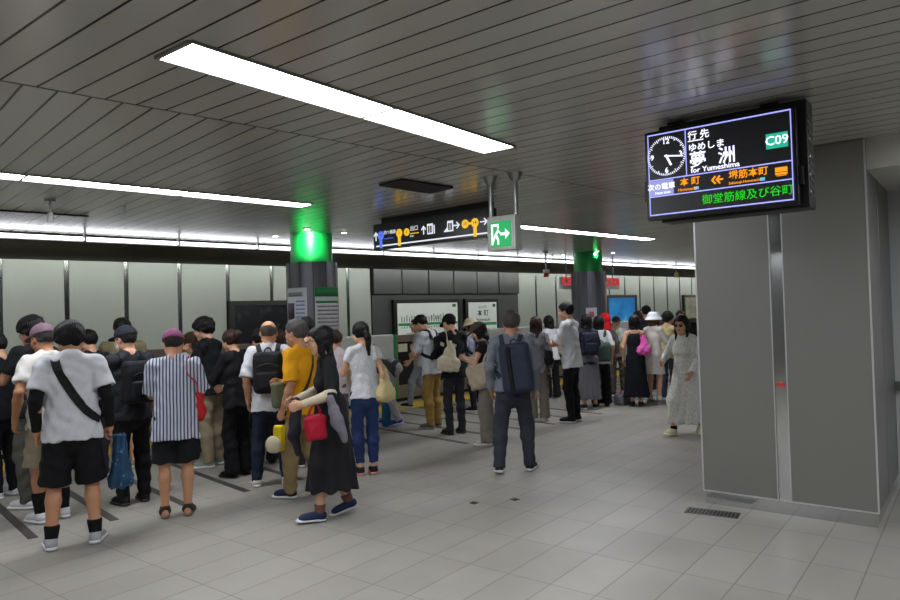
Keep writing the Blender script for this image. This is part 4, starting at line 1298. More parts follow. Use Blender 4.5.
        if sleeve > 0:
            for i in range(2):
                sr = (.046 if fem else .051) + off * .85
                if sleeve < 1:
                    e_ = SH[i] + (el_[i] - SH[i]) * sleeve; q.fc(SH[i], e_, sr, sr + .006 * loose, k=.02)
                else:
                    q.rc(SH[i], el_[i], sr * .96, sr * .82, k=.025)
                    w_ = el_[i] + (wr[i] - el_[i]) * (sleeve - 1); q.fc(el_[i], w_, sr * .82, .040 * af + off * .5, k=.02)
        q.el(nb + Rt @ V3(0, .02, .045), (.062, .07, .035), R=Rt, op='s', k=.01)
        return q
    sl = {'tank': 0, 'tee': .72, 'cap': .4, 'half': .95, 'long': 1.96, 'roll': 1.6, 'elbow': 1.12, 'none': 0}
    # bottoms first
    c.bottom_col = bt.get('col', '#222222')
    bk = bt.get('kind', 'trousers')
    if bk in ('trousers', 'shorts', 'wide', 'jeans', 'crop'):
        q = Sdf(.025); wd = bt.get('w', 1.0)
        q.ec(T(0, 0, .10), T(0, -.002, -.02), (.118 if fem else .13) * bw + .008, .155 * bw, .68, fw); q.ec(P + Rp_ @ V3(0, -.004, .0), P + Rp_ @ V3(0, -.006, -.06), .150 * bw, .148 * bw, .72, Rp_ @ V3(0, 1, 0))
        for i in range(2):
            if bk == 'shorts':
                e_ = H[i] + (kn[i] - H[i]) * bt.get('len', 1.0); q.fc(H[i], e_, .086 * bw * wd, .098 * wd, k=.025, fwd=(0, 1, 0))
            else:
                e1 = ank[i] + (kn[i] - ank[i]) * bt.get('up', .0) + V3(0, 0, -.03 if bt.get('up', 0) == 0 else 0)
                kr, ar = (.068 * wd, .052 * wd) if bk != 'wide' else (.092 * wd, .105 * wd)
                if bk == 'jeans': kr, ar = .064 * wd, .047 * wd
                q.rc(H[i], kn[i], .086 * bw * (.5 + .5 * wd), kr, k=.025)
                cm = kn[i] * .7 + ank[i] * .3 + c.feet[i][1] @ V3(0, -.012, 0)
                q.rc(kn[i], cm, kr, kr * .98 if bk != 'jeans' else .066 * wd, k=.02); q.fc(cm, e1, kr * .98 if bk != 'jeans' else .066 * wd, ar, k=.02)
        q.cut(lambda P_: .018 - P_[:, 2])
        worn('shorts' if bk == 'shorts' else 'trousers', q, bt.get('m') or cloth(bt['col']), A=bt.get('wr', .0065), f=1.35)
    elif bk == 'skirt':
        L = bt.get('len', .6); q = Sdf(.02); q.ec(T(0, 0, .12), T(0, 0, .0), .118 * bw, .155 * bw, .72, fw)
        b0 = P + V3(0, (ank[0][1] + ank[1][1]) / 2 * .6, -L); q.fc(T(0, 0, .0), b0, .152 * bw, bt.get('w', .24), kx=bt.get('kx', .8), k=.03, fwd=(0, 1, 0))
        pl = bt.get('pleat', .012)
        q.disp = lambda P_: pl * np.sin(bt.get('np', 13) * np.arctan2(P_[:, 0], P_[:, 1] - P[1]) + 3 * np.sin(3 * P_[:, 2])) * np.clip((P[2] - P_[:, 2]) / L, 0, 1)
        for i in range(2): q.rc(H[i], kn[i], .10, .088, k=.05); q.rc(kn[i], ank[i], .088, .085, k=.05)
        hz_ = b0[2]; q.cut(lambda P_: hz_ - P_[:, 2])
        worn('skirt', q, bt.get('m') or cloth(bt['col']))
    # tops
    tk = tp.get('kind', 'tee'); c.shirt = None
    if tk == 'dress' or tk == 'sundress':
        L = tp.get('len', .62)
        q = upper(.02, tp.get('waist', .145), sl[tp.get('sleeve', 'long' if tk == 'dress' else 'none')], 'dress', None, straps=(tk == 'sundress'))
        b0 = P + V3(0, (ank[0][1] + ank[1][1]) / 2 * .7, -L); q.fc(T(0, 0, .10), b0, .135 * bw, tp.get('w', .27), kx=tp.get('kx', .8), k=.04, fwd=(0, 1, 0))
        for i in range(2): q.rc(H[i], kn[i], .10, .088, k=.05); q.rc(kn[i], ank[i], .088, .085, k=.05)
        hz_ = b0[2]; q.cut(lambda P_: np.where(P_[:, 2] < P[2] - .2, hz_ - P_[:, 2], -1.0))
        q.p = [x for x in q.p if x[0] == 'u'] + [x for x in q.p if x[0] != 'u']
        pl = tp.get('pleat', .012); w0 = wrinkle(.003, ph)
        q.disp = lambda P_: w0(P_) + pl * np.sin(tp.get('np', 12) * np.arctan2(P_[:, 0], P_[:, 1] - P[1] * .8) + 2.5 * np.sin(4 * P_[:, 2] + ph)) * np.clip((P[2] + .02 - P_[:, 2]) / L, 0, 1)
        c.shirt = q; worn('dress', q, tp.get('m') or cloth(tp['col']))
        if tk == 'sundress':
            for x in (-1, 1): c_ = strap(c, [(x * .075, .105, .36), (x * .085, .06, .47), (x * .09, -.02, .50), (x * .085, -.09, .45), (x * .08, -.105, .36)], .012, .004, cloth(tp['col']), 'shoulder_strap', o, base='body')
    else:
        q = upper(hemz, tp.get('hemw', (.166 if fem else .170) * bw + .018 * loose), sl[tp.get('sleeve', tk if tk in sl else 'tee')], tk, None)
        q.disp = wrinkle(tp.get('wr', .0068), ph, 1.45, .0055 * (loose - .6))
        c.shirt = q; worn(tp.get('name', 'shirt'), q, tp.get('m') or cloth(tp['col']), A=tp.get('wr', .0045))
    c.body = s
    if sleeves:
        for i in range(2):
            q = Sdf(.015); a0_ = SH[i] + (el_[i] - SH[i]) * (sleeves[2] if len(sleeves) > 2 else .5)
            q.rc(a0_, el_[i], .054, .047); q.fc(el_[i], wr[i] + (el_[i] - wr[i]) * .02, .047, .034, fwd=(0, 1, 0)); worn(sleeves[1] if len(sleeves) > 1 else 'arm_sleeve', q, cloth(sleeves[0]), A=.003)
    if tp.get('over'):      # open vest or jacket over the shirt
        pass
    # ---- socks and shoes
    for i in range(2):
        oo, Rf = c.feet[i]
        if socks:
            q = Sdf(.015); tz = ank[i] + (kn[i] - ank[i]) * socks[1]; q.fc(oo + Rf @ V3(0, -.012, .06), tz, .041, .042 + .016 * min(1, socks[1] / .3), fwd=(0, 1, 0)); worn('sock', q, cloth(socks[0]), A=.002, hh=min(h, .009))
        (sv, sf), (uv_, uf) = shoe_meshes(shoes[0], max(.0055, h * .6))
        m0_ = cloth(shoes[1], .6); 
        so = link('shoe' if shoes[0] != 'sandal' else 'sandal', raw_mesh('shoe', oo + uv_ @ Rf.T, uf, m0_), o)
        link('sole', raw_mesh('sole', oo + sv @ Rf.T, sf, mat('sole_' + shoes[2].lstrip('#'), shoes[2], .6, 0, .05)), so)
    return c

def conform(c, pts, off, base='shirt'):
    sd = c.shirt if base == 'shirt' and c.shirt is not None else c.body
    out = []
    for p in pts:
        q = p.copy(); ax = c.P + c.Rt @ V3(0, 0, np.dot(c.Rt.T @ (q - c.P), V3(0, 0, 1)))
        for _ in range(14):
            e_ = .004
            G = np.array([q, q + V3(e_, 0, 0), q + V3(0, e_, 0), q + V3(0, 0, e_)]); d = sd.ev(G)
            g = nrm((d[1:] - d[0]) / e_) if np.linalg.norm(d[1:] - d[0]) > 1e-9 else nrm(q - ax)
            q = q - g * np.clip(d[0] - off, -.03, .03)
        out.append((q, g))
    return out

def smooth_path(pts, n=6):
    pts = [np.asarray(p, float) for p in pts]; out = []
    for i in range(len(pts) - 1):
        p0 = pts[max(i - 1, 0)]; p1 = pts[i]; p2 = pts[i + 1]; p3 = pts[min(i + 2, len(pts) - 1)]
        for j in range(n):
            t = j / n; out.append(.5 * ((2 * p1) + (-p0 + p2) * t + (2 * p0 - 5 * p1 + 4 * p2 - p3) * t * t + (-p0 + 3 * p1 - 3 * p2 + p3) * t ** 3))
    out.append(pts[-1]); return out

def band(pts, nor, w, t):
    """flat strap along a path"""
    m = len(pts); vs, fs = [], []
    for i in range(m):
        d = nrm(pts[min(i + 1, m - 1)] - pts[max(i - 1, 0)]); n_ = nor[i] - d * (nor[i] @ d); n_ = nrm(n_); b_ = np.cross(d, n_)
        for a_, q in ((-1, -1), (1, -1), (1, 1), (-1, 1)): vs.append(pts[i] + b_ * a_ * w / 2 + n_ * q * t / 2)
    for i in range(m - 1):
        for j in range(4): fs.append((i * 4 + j, i * 4 + (j + 1) % 4, i * 4 + 4 + (j + 1) % 4, i * 4 + 4 + j))
    fs += [(3, 2, 1, 0), (m * 4 - 4, m * 4 - 3, m * 4 - 2, m * 4 - 1)]
    return vs, fs

def strap(c, tpts, w, t, m, name, parent, base='shirt', free=0):
    """strap through torso points laid onto the clothes"""
    path = smooth_path([c.T(*p) for p in tpts])
    cf = conform(c, path, t / 2 + .005, base)
    pts = [p for p, g in cf]; nor = [g for p, g in cf]
    # light smoothing
    for _ in range(4): pts = [pts[0]] + [(pts[i - 1] + 2 * pts[i] + pts[i + 1]) / 4 for i in range(1, len(pts) - 1)] + [pts[-1]]
    vs, fs = band(pts, nor, w, t)
    me = raw_mesh(name, vs, fs, m, smooth=False)
    return link(name, me, parent)

def loose_strap(pts, nor, w, t, m, name, parent):
    path = smooth_path(pts); vs, fs = band(path, [np.asarray(nor, float)] * len(path), w, t)
    return link(name, raw_mesh(name, vs, fs, m, smooth=False), parent)

def carry(name, sd, h, m, c, label, cat, group=None):
    o = sobj(name, sd, h, m); o.matrix_world = c.obj.matrix_basis.copy()
    o.location = c.obj.location; o.rotation_euler = c.obj.rotation_euler; o.scale = c.obj.scale
    tag(o, label, cat, group); return o

def backpack(c, label, col='#17181b', size=(.155, .09, .22), z=.27, trim=None, pocket=True, straps=True, tilt=0, x=0.0, top_loop=True, flap=None):
    T, Rt = c.T, c.Rt
    hx, hy, hz = size; m = cloth(col, .7); mt = cloth(trim or col, .6)
    # depth of the back at this height
    dd = [-(c.Rt.T @ (p - c.P))[1] for p, g in conform(c, [T(x, -.2, z - .1), T(x, -.2, z + .08)], 0)]
    y = -max(dd) - hy - .004
    R = Rt @ ry(rad(tilt))
    s = Sdf(.02); s.bx(T(x, y, z), (hx, hy, hz), .05, R); s.bx(T(x, y - hy * .35, z - hz * .1), (hx * .92, hy * .75, hz * .85), .05, R, k=.03)
    s.disp = wrinkle(.003, c.ph)
    o = carry('backpack', s, min(c.h, .010), m, c, label, 'backpack')
    B = lambda a, b_, d_: c.P + Rt @ V3(x, y, z) + R @ V3(a, b_, d_)
    if pocket:
        q = Sdf(.015); q.bx(B(0, -hy * 1.08, -hz * .38), (hx * .78, hy * .35, hz * .42), .03, R); q.disp = wrinkle(.003, c.ph + 1); sobj('pocket', q, min(c.h, .009), mt, o)
        zp = MB(); zp.tube([tuple(B(a, -hy * 1.05 - .012, hz * .28 + .03 * (1 - (a / hx / .7) ** 2))) for a in np.linspace(-hx * .7, hx * .7, 9)], .005, 6); zp.build('zipper', mat('zipper', '#3a3b3e', .4, .4), o, smooth=True)
    if top_loop:
        q = MB(); q.tube([tuple(B(.035 * math.cos(a), hy * .5, hz - .005 + .045 * math.sin(a))) for a in np.linspace(0, math.pi, 9)], .008, 6); q.build('handle', mt, o, smooth=True)
    if flap:
        q = Sdf(.01); q.bx(B(hx * flap, -hy * 1.05, 0), (hx * .16, hy * .25, hz * .9), .02, R); sobj('panel', q, min(c.h, .009), cloth('#101114', .6), o)
    if straps:
        for sx in (-1, 1):
            strap(c, [(sx * .085, -.15, .40), (sx * .09, -.10, .48), (sx * .10, -.01, .54), (sx * .105, .08, .46), (sx * .12, .12, .36), (sx * .145, .07, .24), (sx * .15, -.04, .16), (sx * .12, -.14, .12)], .05, .012, mt, 'strap', o)
    return o

def shoulder_bag(c, label, side=1, col='#d9cfb4', size=(.17, .05, .18), at_=(.23, -.05, .0), strap_w=.03, rot=0, cat='tote bag', name='tote_bag', m=None, tilt=0, slouch=0):
    """bag hanging from one shoulder: body plus two strap halves up to the shoulder"""
    T, Rt = c.T, c.Rt; m = m or cloth(col, .8)
    p = T(side * at_[0], at_[1], at_[2]); R = Rt @ rz(rad(90 + rot)) @ ry(rad(tilt))
    hx, hy, hz = size
    s = Sdf(.02); s.bx(p, (hx, hy, hz), min(hy * .9, .04), R); s.el(p + R @ V3(0, 0, -hz * .4), (hx * .98, hy * 1.35, hz * .62), R=R, k=.03)
    if slouch:
        s = Sdf(.03); s.fc(p + R @ V3(0, 0, hz * 1.15), p + R @ V3(0, 0, -hz * .5), hx * .25, hx * .98, kx=hy / hx * 1.1, fwd=R @ V3(0, 1, 0)); s.bx(p + R @ V3(0, 0, -hz * .45), (hx, hy, hz * .5), min(hy * .9, .05), R, k=.04)
    s.disp = wrinkle(.009, c.ph, 1.4)
    o = carry(name, s, min(c.h, .010), m, c, label, cat)
    shp = T(side * .12, -.02, .52); tops = conform(c, [shp], .012)[0][0]
    front = conform(c, [T(side * .13, .10, .40)], .012)[0][0]; backp = conform(c, [T(side * .13, -.12, .40)], .012)[0][0]
    a = p + R @ V3(hx * .55, 0, hz * .96); b_ = p + R @ V3(-hx * .55, 0, hz * .96)
    out = c.Rt @ V3(side, 0, .2)
    # which bag corner is nearer the chest
    if (c.Rt.T @ (a - c.P))[1] < (c.Rt.T @ (b_ - c.P))[1]: a, b_ = b_, a
    loose_strap([a, (a + front) / 2 + out * .03, front, tops, backp, (b_ + backp) / 2 + out * .03, b_], out, strap_w, .006, m, 'strap', o)
    return o

def cross_strap(c, label, side=1, col='#131313', w=.06, bag=None, name='crossbody_bag', cat='shoulder bag', bagcol=None, bagsize=(.12, .05, .09), bagat=(.15, -.13, .05), bagside=None):
    """strap from one shoulder across to the other hip with the bag there"""
    T, Rt = c.T, c.Rt; m = cloth(col, .7)
    bs = -side if bagside is None else bagside
    p0 = T(bs * bagat[0], bagat[1], bagat[2]); p = conform(c, [p0], bagsize[1] + .01)[0][0]
    s = Sdf(.02); s.bx(p, bagsize, .035, Rt @ rz(rad(bs * 25))); s.disp = wrinkle(.003, c.ph)
    o = carry(name, s, min(c.h, .009), cloth(bagcol or col, .7), c, label, cat)
    strap(c, [(-side * .16, -.04, .04), (-side * .10, -.14, .14), (0, -.16, .28), (side * .08, -.12, .42), (side * .10, -.02, .53), (side * .07, .10, .42), (-side * .02, .15, .28), (-side * .12, .12, .14), (-side * .165, .02, .05)], w, .006, m, 'strap', o)
    return o

def phone(c, i, label):
    p, R = c.hand[i]
    s = Sdf(.005); s.bx(p + R @ V3((1 if i == 0 else -1) * .004, .02, 0), (.005, .073, .036), .004, R)
    return carry('phone', s, .004, mat('phone_case', '#14151a', .3), c, label, 'phone')

def held_bag(c, i, label, col, size=(.13, .06, .15), drop=.2, name='bag', cat='bag', m=None, taper=0.0, rot=0, shift=(0, 0, 0)):
    p, R = c.hand[i]; m = m or cloth(col, .6)
    hx, hy, hz = size; q = p + V3(0, 0, -drop - hz) + V3(*shift)
    Rb = c.Rt @ rz(rad(90 + rot)); s = Sdf(.03)
    if taper:
        s.fc(q + V3(0, 0, hz * 1.0), q + V3(0, 0, -hz), hx * .42, hx, kx=hy / hx, fwd=Rb @ V3(0, 1, 0), fa=True); s.el(q + V3(0, 0, -hz * .75), (hx * 1.02, hy * 1.1, hz * .3), R=Rb)
    else:
        s.bx(q, size, min(hy * .8, .03), Rb)
    w_ = wrinkle(.006, c.ph, 1.3)
    s.disp = (lambda P_: w_(P_) + .007 * np.sin(9 * np.arctan2(P_[:, 0] - q[0], P_[:, 1] - q[1]) + 6 * P_[:, 2])) if taper else w_
    o = carry(name, s, min(c.h, .008), m, c, label, cat)
    for sy in (-1, 1):
        a = q + Rb @ V3(-hx * .5, sy * hy * .5, hz * .92); b_ = q + Rb @ V3(hx * .5, sy * hy * .5, hz * .92); tp_ = p + Rb @ V3(0, sy * .008, 0)
        mb = MB(); mb.tube([tuple(x) for x in smooth_path([a, a * .45 + tp_ * .55 + Rb @ V3(-.02, 0, 0), tp_, b_ * .45 + tp_ * .55 + Rb @ V3(.02, 0, 0), b_], 4)], .006, 6); mb.build('handle', m, o, smooth=True)
    return o

def stripes(key, c1, c2, period=.022, duty=.5):
    k = NT(key); o, v = k.xyz(0)
    u_ = k.math('DIVIDE', k.math('ADD', o[0], k.math('MULTIPLY', k.noise(v, 3.0), .012)), period)
    f = k.math('LESS_THAN', k.math('FRACT', u_), duty)
    k.l(k.mix(f, rgb(c1), rgb(c2)), k.b.inputs['Base Color']); k.b.inputs['Roughness'].default_value = .85
    k.bump(k.noise(v, 40), .3, .006); return k.m

def printed(key, c1, c2, sc=60, lo=.5):
    k = NT(key); o, v = k.xyz(0)
    r = k.n('ValToRGB'); k.l(k.noise(v, sc, 2), r.inputs['Fac'])
    r.color_ramp.elements[0].position = lo; r.color_ramp.elements[0].color = rgb(c1) + (1,)
    r.color_ramp.elements[1].position = lo + .08; r.color_ramp.elements[1].color = rgb(c2) + (1,)
    k.l(r.outputs[0], k.b.inputs['Base Color']); k.b.inputs['Roughness'].default_value = .85
    k.bump(k.noise(v, 40), .3, .006); return k.m
# ------------------------------------------------------------------ the people in the queues and on the concourse
c = person('man in white tee with black sleeves and a strap across his back, nearest the camera', 74, 546, 4, 1.715, h=.008, skin='b', hair=('mop', '#0d0c0c'),
           top=dict(kind='tee', col='#c3c4c8', loose=1.7, hem=-.10), bottom=dict(kind='shorts', col='#111114', len=1.02, w=1.12), socks=('#0f0f10', .24),
           shoes=('sneaker', '#9fa2a5', '#d2d3d3'), sleeves=('#101012',), arms=('hang', 'carry'), legs='wide', head=(20, 12), lean=5, hunch=.03, build=1.06)
cross_strap(c, 'black crossbody bag strapped over the nearest man in a white tee', -1, '#111113', .062, bagat=(.15, .12, .12), bagsize=(.09, .04, .08))
dotted = printed('blue_dotted', '#153f5c', '#6f93a8', 34, .66)
held_bag(c, 1, 'dark blue dotted shopping bag hanging from the right hand of the nearest man', '#153f5c', (.15, .085, .20), .0, 'shopping_bag', 'shopping bag', m=dotted, taper=1, shift=(.10, .02, 0))

c = person('man in mauve cap, white tee and beige cargo shorts beside the nearest man', 52, 520, -24, 1.70, h=.008, skin='d', hair=('short', '#3d3a38'), cap=('cap', '#6f5a64'),
           top=dict(kind='tee', col='#c9c7c0', loose=1.3), bottom=dict(kind='shorts', col='#8b8069', len=1.0, w=1.1), socks=('#101012', .45),
           shoes=('sneaker', '#c6c8ca', '#d9d9d8'), arms=('hang_out', 'phone_low'), head=(14, 6), lean=4)
cross_strap(c, 'small grey shoulder bag of the man in the mauve cap', 1, '#3b3d42', .03, bagat=(.14, .10, .08), bagsize=(.07, .035, .07))
c = person('tall black-haired man in black tee and grey trousers behind the mauve cap', 37, 506, -38, 1.77, h=.010, skin='b', hair=('mop', '#100f0f'), side=4,
           top=dict(kind='tee', col='#141518'), bottom=dict(kind='trousers', col='#52514b', w=1.1), shoes=('sneaker', '#cfd0d0', '#dadada'), arms=('phone', 'hang'), head=(12, 0))
phone(c, 0, 'dark phone in the hand of the tall man in black at the left')
c = person('man in black jacket and white face mask at the left edge', 5, 497, -42, 1.62, h=.010, hair=('short', '#131211'), mask=True,
           top=dict(kind='long', col='#17181c'), bottom=dict(kind='trousers', col='#15161a'), shoes=('sneaker', '#c9c9cb', '#dadada'), arms=('phone', 'phone'), head=(16, 0))
c = person('black-haired man in dark top between the white tee and the navy cap', 95, 478, -28, 1.62, h=.011, hair=('short', '#100f0e'), top=dict(kind='tee', col='#222228'),
           bottom=dict(kind='trousers', col='#26262b'), arms=('phone', 'hang'), head=(12, 15))
c = person('man in navy cap and white mask wearing a black backpack', 134, 503, -22, 1.655, h=.009, skin='a', hair=('short', '#2b2725'), cap=('cap', '#20222b'), mask=True,
           top=dict(kind='half', col='#24252b', loose=1.2), bottom=dict(kind='trousers', col='#141418', w=1.05), shoes=('sneaker', '#141416', '#2a2a2c'), arms=('phone', 'hang'), head=(10, 18), lean=4)
backpack(c, 'black backpack on the man in the navy cap', '#15161a', (.145, .09, .20), .26)
c = person('man in olive jacket standing in front of the navy cap', 125, 468, 6, 1.74, h=.011, hair=('short', '#15120f'), top=dict(kind='long', col='#877e62', loose=1.5),
           bottom=dict(kind='shorts', col='#8a7a58', len=1.0), shoes=('sneaker', '#8b8168', '#cfcabb'), arms=('phone', 'phone_low'), head=(14, 10), build=1.1)
c = person('man in purple cap, striped shirt, black shorts and sandals', 177, 516, 4, 1.615, h=.008, skin='b', hair=('short', '#2a2624'), cap=('cap', '#7a3d60'),
           top=dict(kind='half', m=stripes('shirt_stripes', '#b9bdc9', '#3a4060', .029, .42), col='#ffffff', loose=1.6, hem=-.20), bottom=dict(kind='shorts', col='#17181b', len=.95, w=1.12),
           shoes=('sandal', '#3a3128', '#6d6455'), arms=('front', 'phone_low'), head=(16, 5), lean=4, build=1.07, legs='stand')
shoulder_bag(c, 'red shoulder bag with black strap on the striped shirt man', 1, '#b3242c', (.10, .05, .13), (.20, .09, .08), .022, cat='shoulder bag', name='shoulder_bag')

c = person('man in black tee and khaki trousers with hand at his mouth', 213, 466, -58, 1.715, h=.009, hair=('mop', '#0f0e0e'), top=dict(kind='half', col='#131417', loose=1.5, hem=-.08),
           bottom=dict(kind='trousers', col='#8d8068', w=1.15), shoes=('sneaker', '#8d998d', '#d6d8d5'), arms=('front', 'phone_high'), head=(12, 0))
shoulder_bag(c, 'black tote bag hanging in front of the man in khaki trousers', -1, '#131316', (.14, .06, .16), (.16, .2, -.02), .03)
c = person('brown-haired woman in white partly hidden by the man in khaki trousers', 196, 455, -30, 1.53, 'f', h=.012, hair=('bob', '#3a2a20'), top=dict(kind='tee', col='#c4c2be'), bottom=dict(kind='wide', col='#26262a'), arms=('phone', 'phone'))
c = person('woman in black with a brown hair bun left of the white backpack man', 239, 476, -38, 1.575, 'f', h=.009, hair=('bun', '#2e1f18'), top=dict(kind='long', col='#141417', loose=1.5),
           bottom=dict(kind='wide', col='#101013', w=.85), shoes=('loafer', '#121214', '#1c1c1e'), arms=('phone', 'front'), head=(14, 0))
shoulder_bag(c, 'black shoulder bag of the woman with the brown bun', 1, '#17171a', (.12, .08, .17), (.18, -.12, .06), .035, rot=-60, cat='shoulder bag', name='shoulder_bag')
c = person('woman in black with a white scrunchie round her dark bun', 265, 464, -18, 1.56, 'f', h=.010, hair=('bun', '#17110f', '#c9c4b8'), top=dict(kind='long', col='#17181b', loose=1.3),
           bottom=dict(kind='wide', col='#131316', w=.8), shoes=('loafer', '#131315', '#1e1e20'), arms=('carry', 'phone'), head=(10, 5))
p_, R_ = c.hand[0]
bo = MB().cyl((0, 0), .033, -.19, -.04, 18).cyl((0, 0), .033, -.04, .0, 18, .014).cyl((0, 0), .016, .0, .025, 14)
b_ = bo.build('water_bottle', mat('clear_plastic', '#b9c3c8', .15, 0, .02), smooth=True)
b_.location = c.obj.matrix_basis @ Vector(p_ + V3(0, 0, -.02)); tag(b_, 'plastic water bottle with a dark blue wrap beside the white scrunchie woman', 'bottle')
MB().cyl((0, 0), .036, -.19, -.08, 18).build('wrap', cloth('#27355c'), b_, smooth=True)

c = person('balding man in white tee and dark jeans wearing a black backpack', 272, 485, 3, 1.665, h=.0085, skin='b', hair=('bald', '#4a423d'), top=dict(kind='half', col='#c2c3c7', loose=1.6, hem=-.13),
           bottom=dict(kind='jeans', col='#1a2233', w=1.05), shoes=('sneaker', '#b3b3b0', '#cfcfcc'), arms=('hang', 'front'), legs='wide', head=(6, 0))
backpack(c, 'black backpack on the balding man in the white tee', '#17181c', (.145, .085, .21), .27)
c = person('grey-haired man in yellow tee and khaki trousers behind the walking woman', 308, 497, -52, 1.675, h=.0085, skin='b', hair=('short', '#4c4a48'), top=dict(kind='half', col='#d8980f', loose=1.3, hem=-.1),
           bottom=dict(kind='trousers', col='#937f5a', w=1.15), shoes=('sneaker', '#1f2945', '#cfd0d0'), arms=('carry', 'phone_low'), head=(4, -4), legs='half_l')
cross_strap(c, 'olive shoulder bag with brown strap on the man in the yellow tee', 1, '#3a3026', .03, bagcol='#5c6048', bagsize=(.09, .05, .12), bagat=(.15, .03, .12))
p_, R_ = c.hand[0]
q = Sdf(.02); q.bx(p_ + V3(.02, .06, -.20), (.035, .05, .12), .02); q.disp = wrinkle(.005, 3)
o = carry('yellow_package', q, .008, cloth('#d8bd16', .5), c, 'bright yellow package held low by the man in the yellow tee', 'package')
q = Sdf(.02); q.el(p_ + V3(-.02, .10, -.26), (.05, .09, .08)); q.disp = wrinkle(.008, 4)
o = carry('cream_pouch', q, .008, cloth('#c9bf9f', .7), c, 'crumpled cream pouch beside the bright yellow package', 'pouch')
c = person('dark-haired person in dark shirt behind the man in yellow', 310, 466, 0, 1.68, build=.9, h=.012, hair=('short', '#201d1c'), top=dict(kind='tee', col='#33353b'), bottom=dict(kind='trousers', col='#23242a'), arms=('phone', 'hang'))
c = person('brown-haired woman in patterned trousers between the balding man and the yellow tee', 282, 453, -5, 1.53, 'f', h=.012, hair=('long', '#3b261d'), top=dict(kind='tee', col='#7c6a60'), bottom=dict(kind='wide', col='#5b4034', m=printed('brown_print', '#3c2a22', '#8a7060', 30)), shoes=('sandal', '#7b6a58', '#a39684'))

# the woman walking left
c = person('woman in long black dress and glasses walking left with a red handbag', 336, 517, -100, 1.615, 'f', h=.0075, skin='a', hair=('long', '#100d0d'), glasses='clear',
           top=dict(kind='dress', col='#19191c', sleeve='elbow', len=.63, w=.215, kx=1.05, waist=.15, pleat=.012, np=9), bottom=dict(kind='none'), sleeves=('#c3b69c', 'arm_cover', .97), socks=('#6b4a3f', .16),
           shoes=('loafer', '#1e2846', '#c6c8cc'), arms=('bend', 'bend'), legs='stride_l', head=(4, -8), lean=4)
hp = c.el[0] * .45 + c.wr[0] * .55
c.hand[0] = (hp + V3(0, 0, -.03), c.hand[0][1])
held_bag(c, 0, 'red handbag hanging from the forearm of the walking woman in black', '#a3142e', (.09, .05, .105), .10, 'handbag', 'handbag', rot=8)
e_ = c.el[0] * .85 + c.wr[0] * .15
q = Sdf(.02); q.rc(e_ + V3(-.07, -.02, -.02), e_ + V3(-.09, -.07, -.20), .035, .055); q.rc(e_ + V3(-.09, -.07, -.20), e_ + V3(-.1, -.13, -.36), .055, .028); q.disp = wrinkle(.007, 2, 1.4)
carry('folded_umbrella', q, .008, cloth('#6d6a72', .7), c, 'folded grey umbrella hanging from the elbow of the walking woman', 'umbrella')
w_ = c.wr[1]
q = Sdf(.02); q.rc(w_ + V3(-.06, .0, -.03), w_ + V3(-.05, .03, -.30), .05, .055); q.rc(w_ + V3(-.05, .03, -.30), w_ + V3(-.05, .0, -.48), .055, .025); q.disp = wrinkle(.008, 5, 1.2)
o = carry('dark_jacket', q, .008, cloth('#2a2a30', .8), c, 'dark folded jacket hanging from the far hand of the walking woman', 'jacket')

c = person('woman with a long ponytail in white lace top and blue jeans', 367, 474, -14, 1.615, 'f', h=.0085, hair=('pony', '#120f0f'), top=dict(kind='half', col='#c9cbcc', loose=1.2, hem=-.05, m=printed('white_lace', '#c3c5c8', '#d2d4d5', 50), sleeve='cap'), build=.93,
           bottom=dict(kind='jeans', col='#263760', w=1.05, up=.12), shoes=('sneaker', '#15161c', '#d78b8b'), arms=('phone', 'hang'), legs='close', head=(8, 14))
shoulder_bag(c, 'beige tote bag on the shoulder of the woman with the long ponytail', 1, '#cbbb88', (.13, .06, .17), (.235, -.03, .05), .03, slouch=1, rot=-60)
c = person('small brown-haired person in pink and white top left of the ponytail', 338, 450, 12, 1.50, 'f', h=.013, hair=('bun', '#46301f'), top=dict(kind='tee', col='#cdbfc2'), bottom=dict(kind='trousers', col='#6a6a70'), arms=('phone', 'hang'))
c = person('person bending over in dark top, pale grey trousers and blue shoes', 395, 425, -72, 1.66, h=.011, hair=('short', '#1b1917'), top=dict(kind='tee', col='#3a3941', loose=1.3), bottom=dict(kind='trousers', col='#8f8b8c', w=1.05),
           shoes=('sneaker', '#233a8a', '#b9bfd0'), arms=(((.16, .46, .40), (.5, .2, .5), 'relax'), ((.16, .46, .36), (.5, .2, .5), 'relax')), lean=82, head=(70, 0), legs='half_r')
g_ = at(386.5, 426.5)
q = Sdf(.02); q.bx((0, 0, .17), (.055, .055, .17), .03); q.rc((0, 0, .3), (0, 0, .38), .045, .03)
o = sobj('bottle_bag', q, .01, cloth('#155273', .5)); o.location = g_; tag(o, 'tall teal bottle bag standing on the floor by the bending person', 'bag')

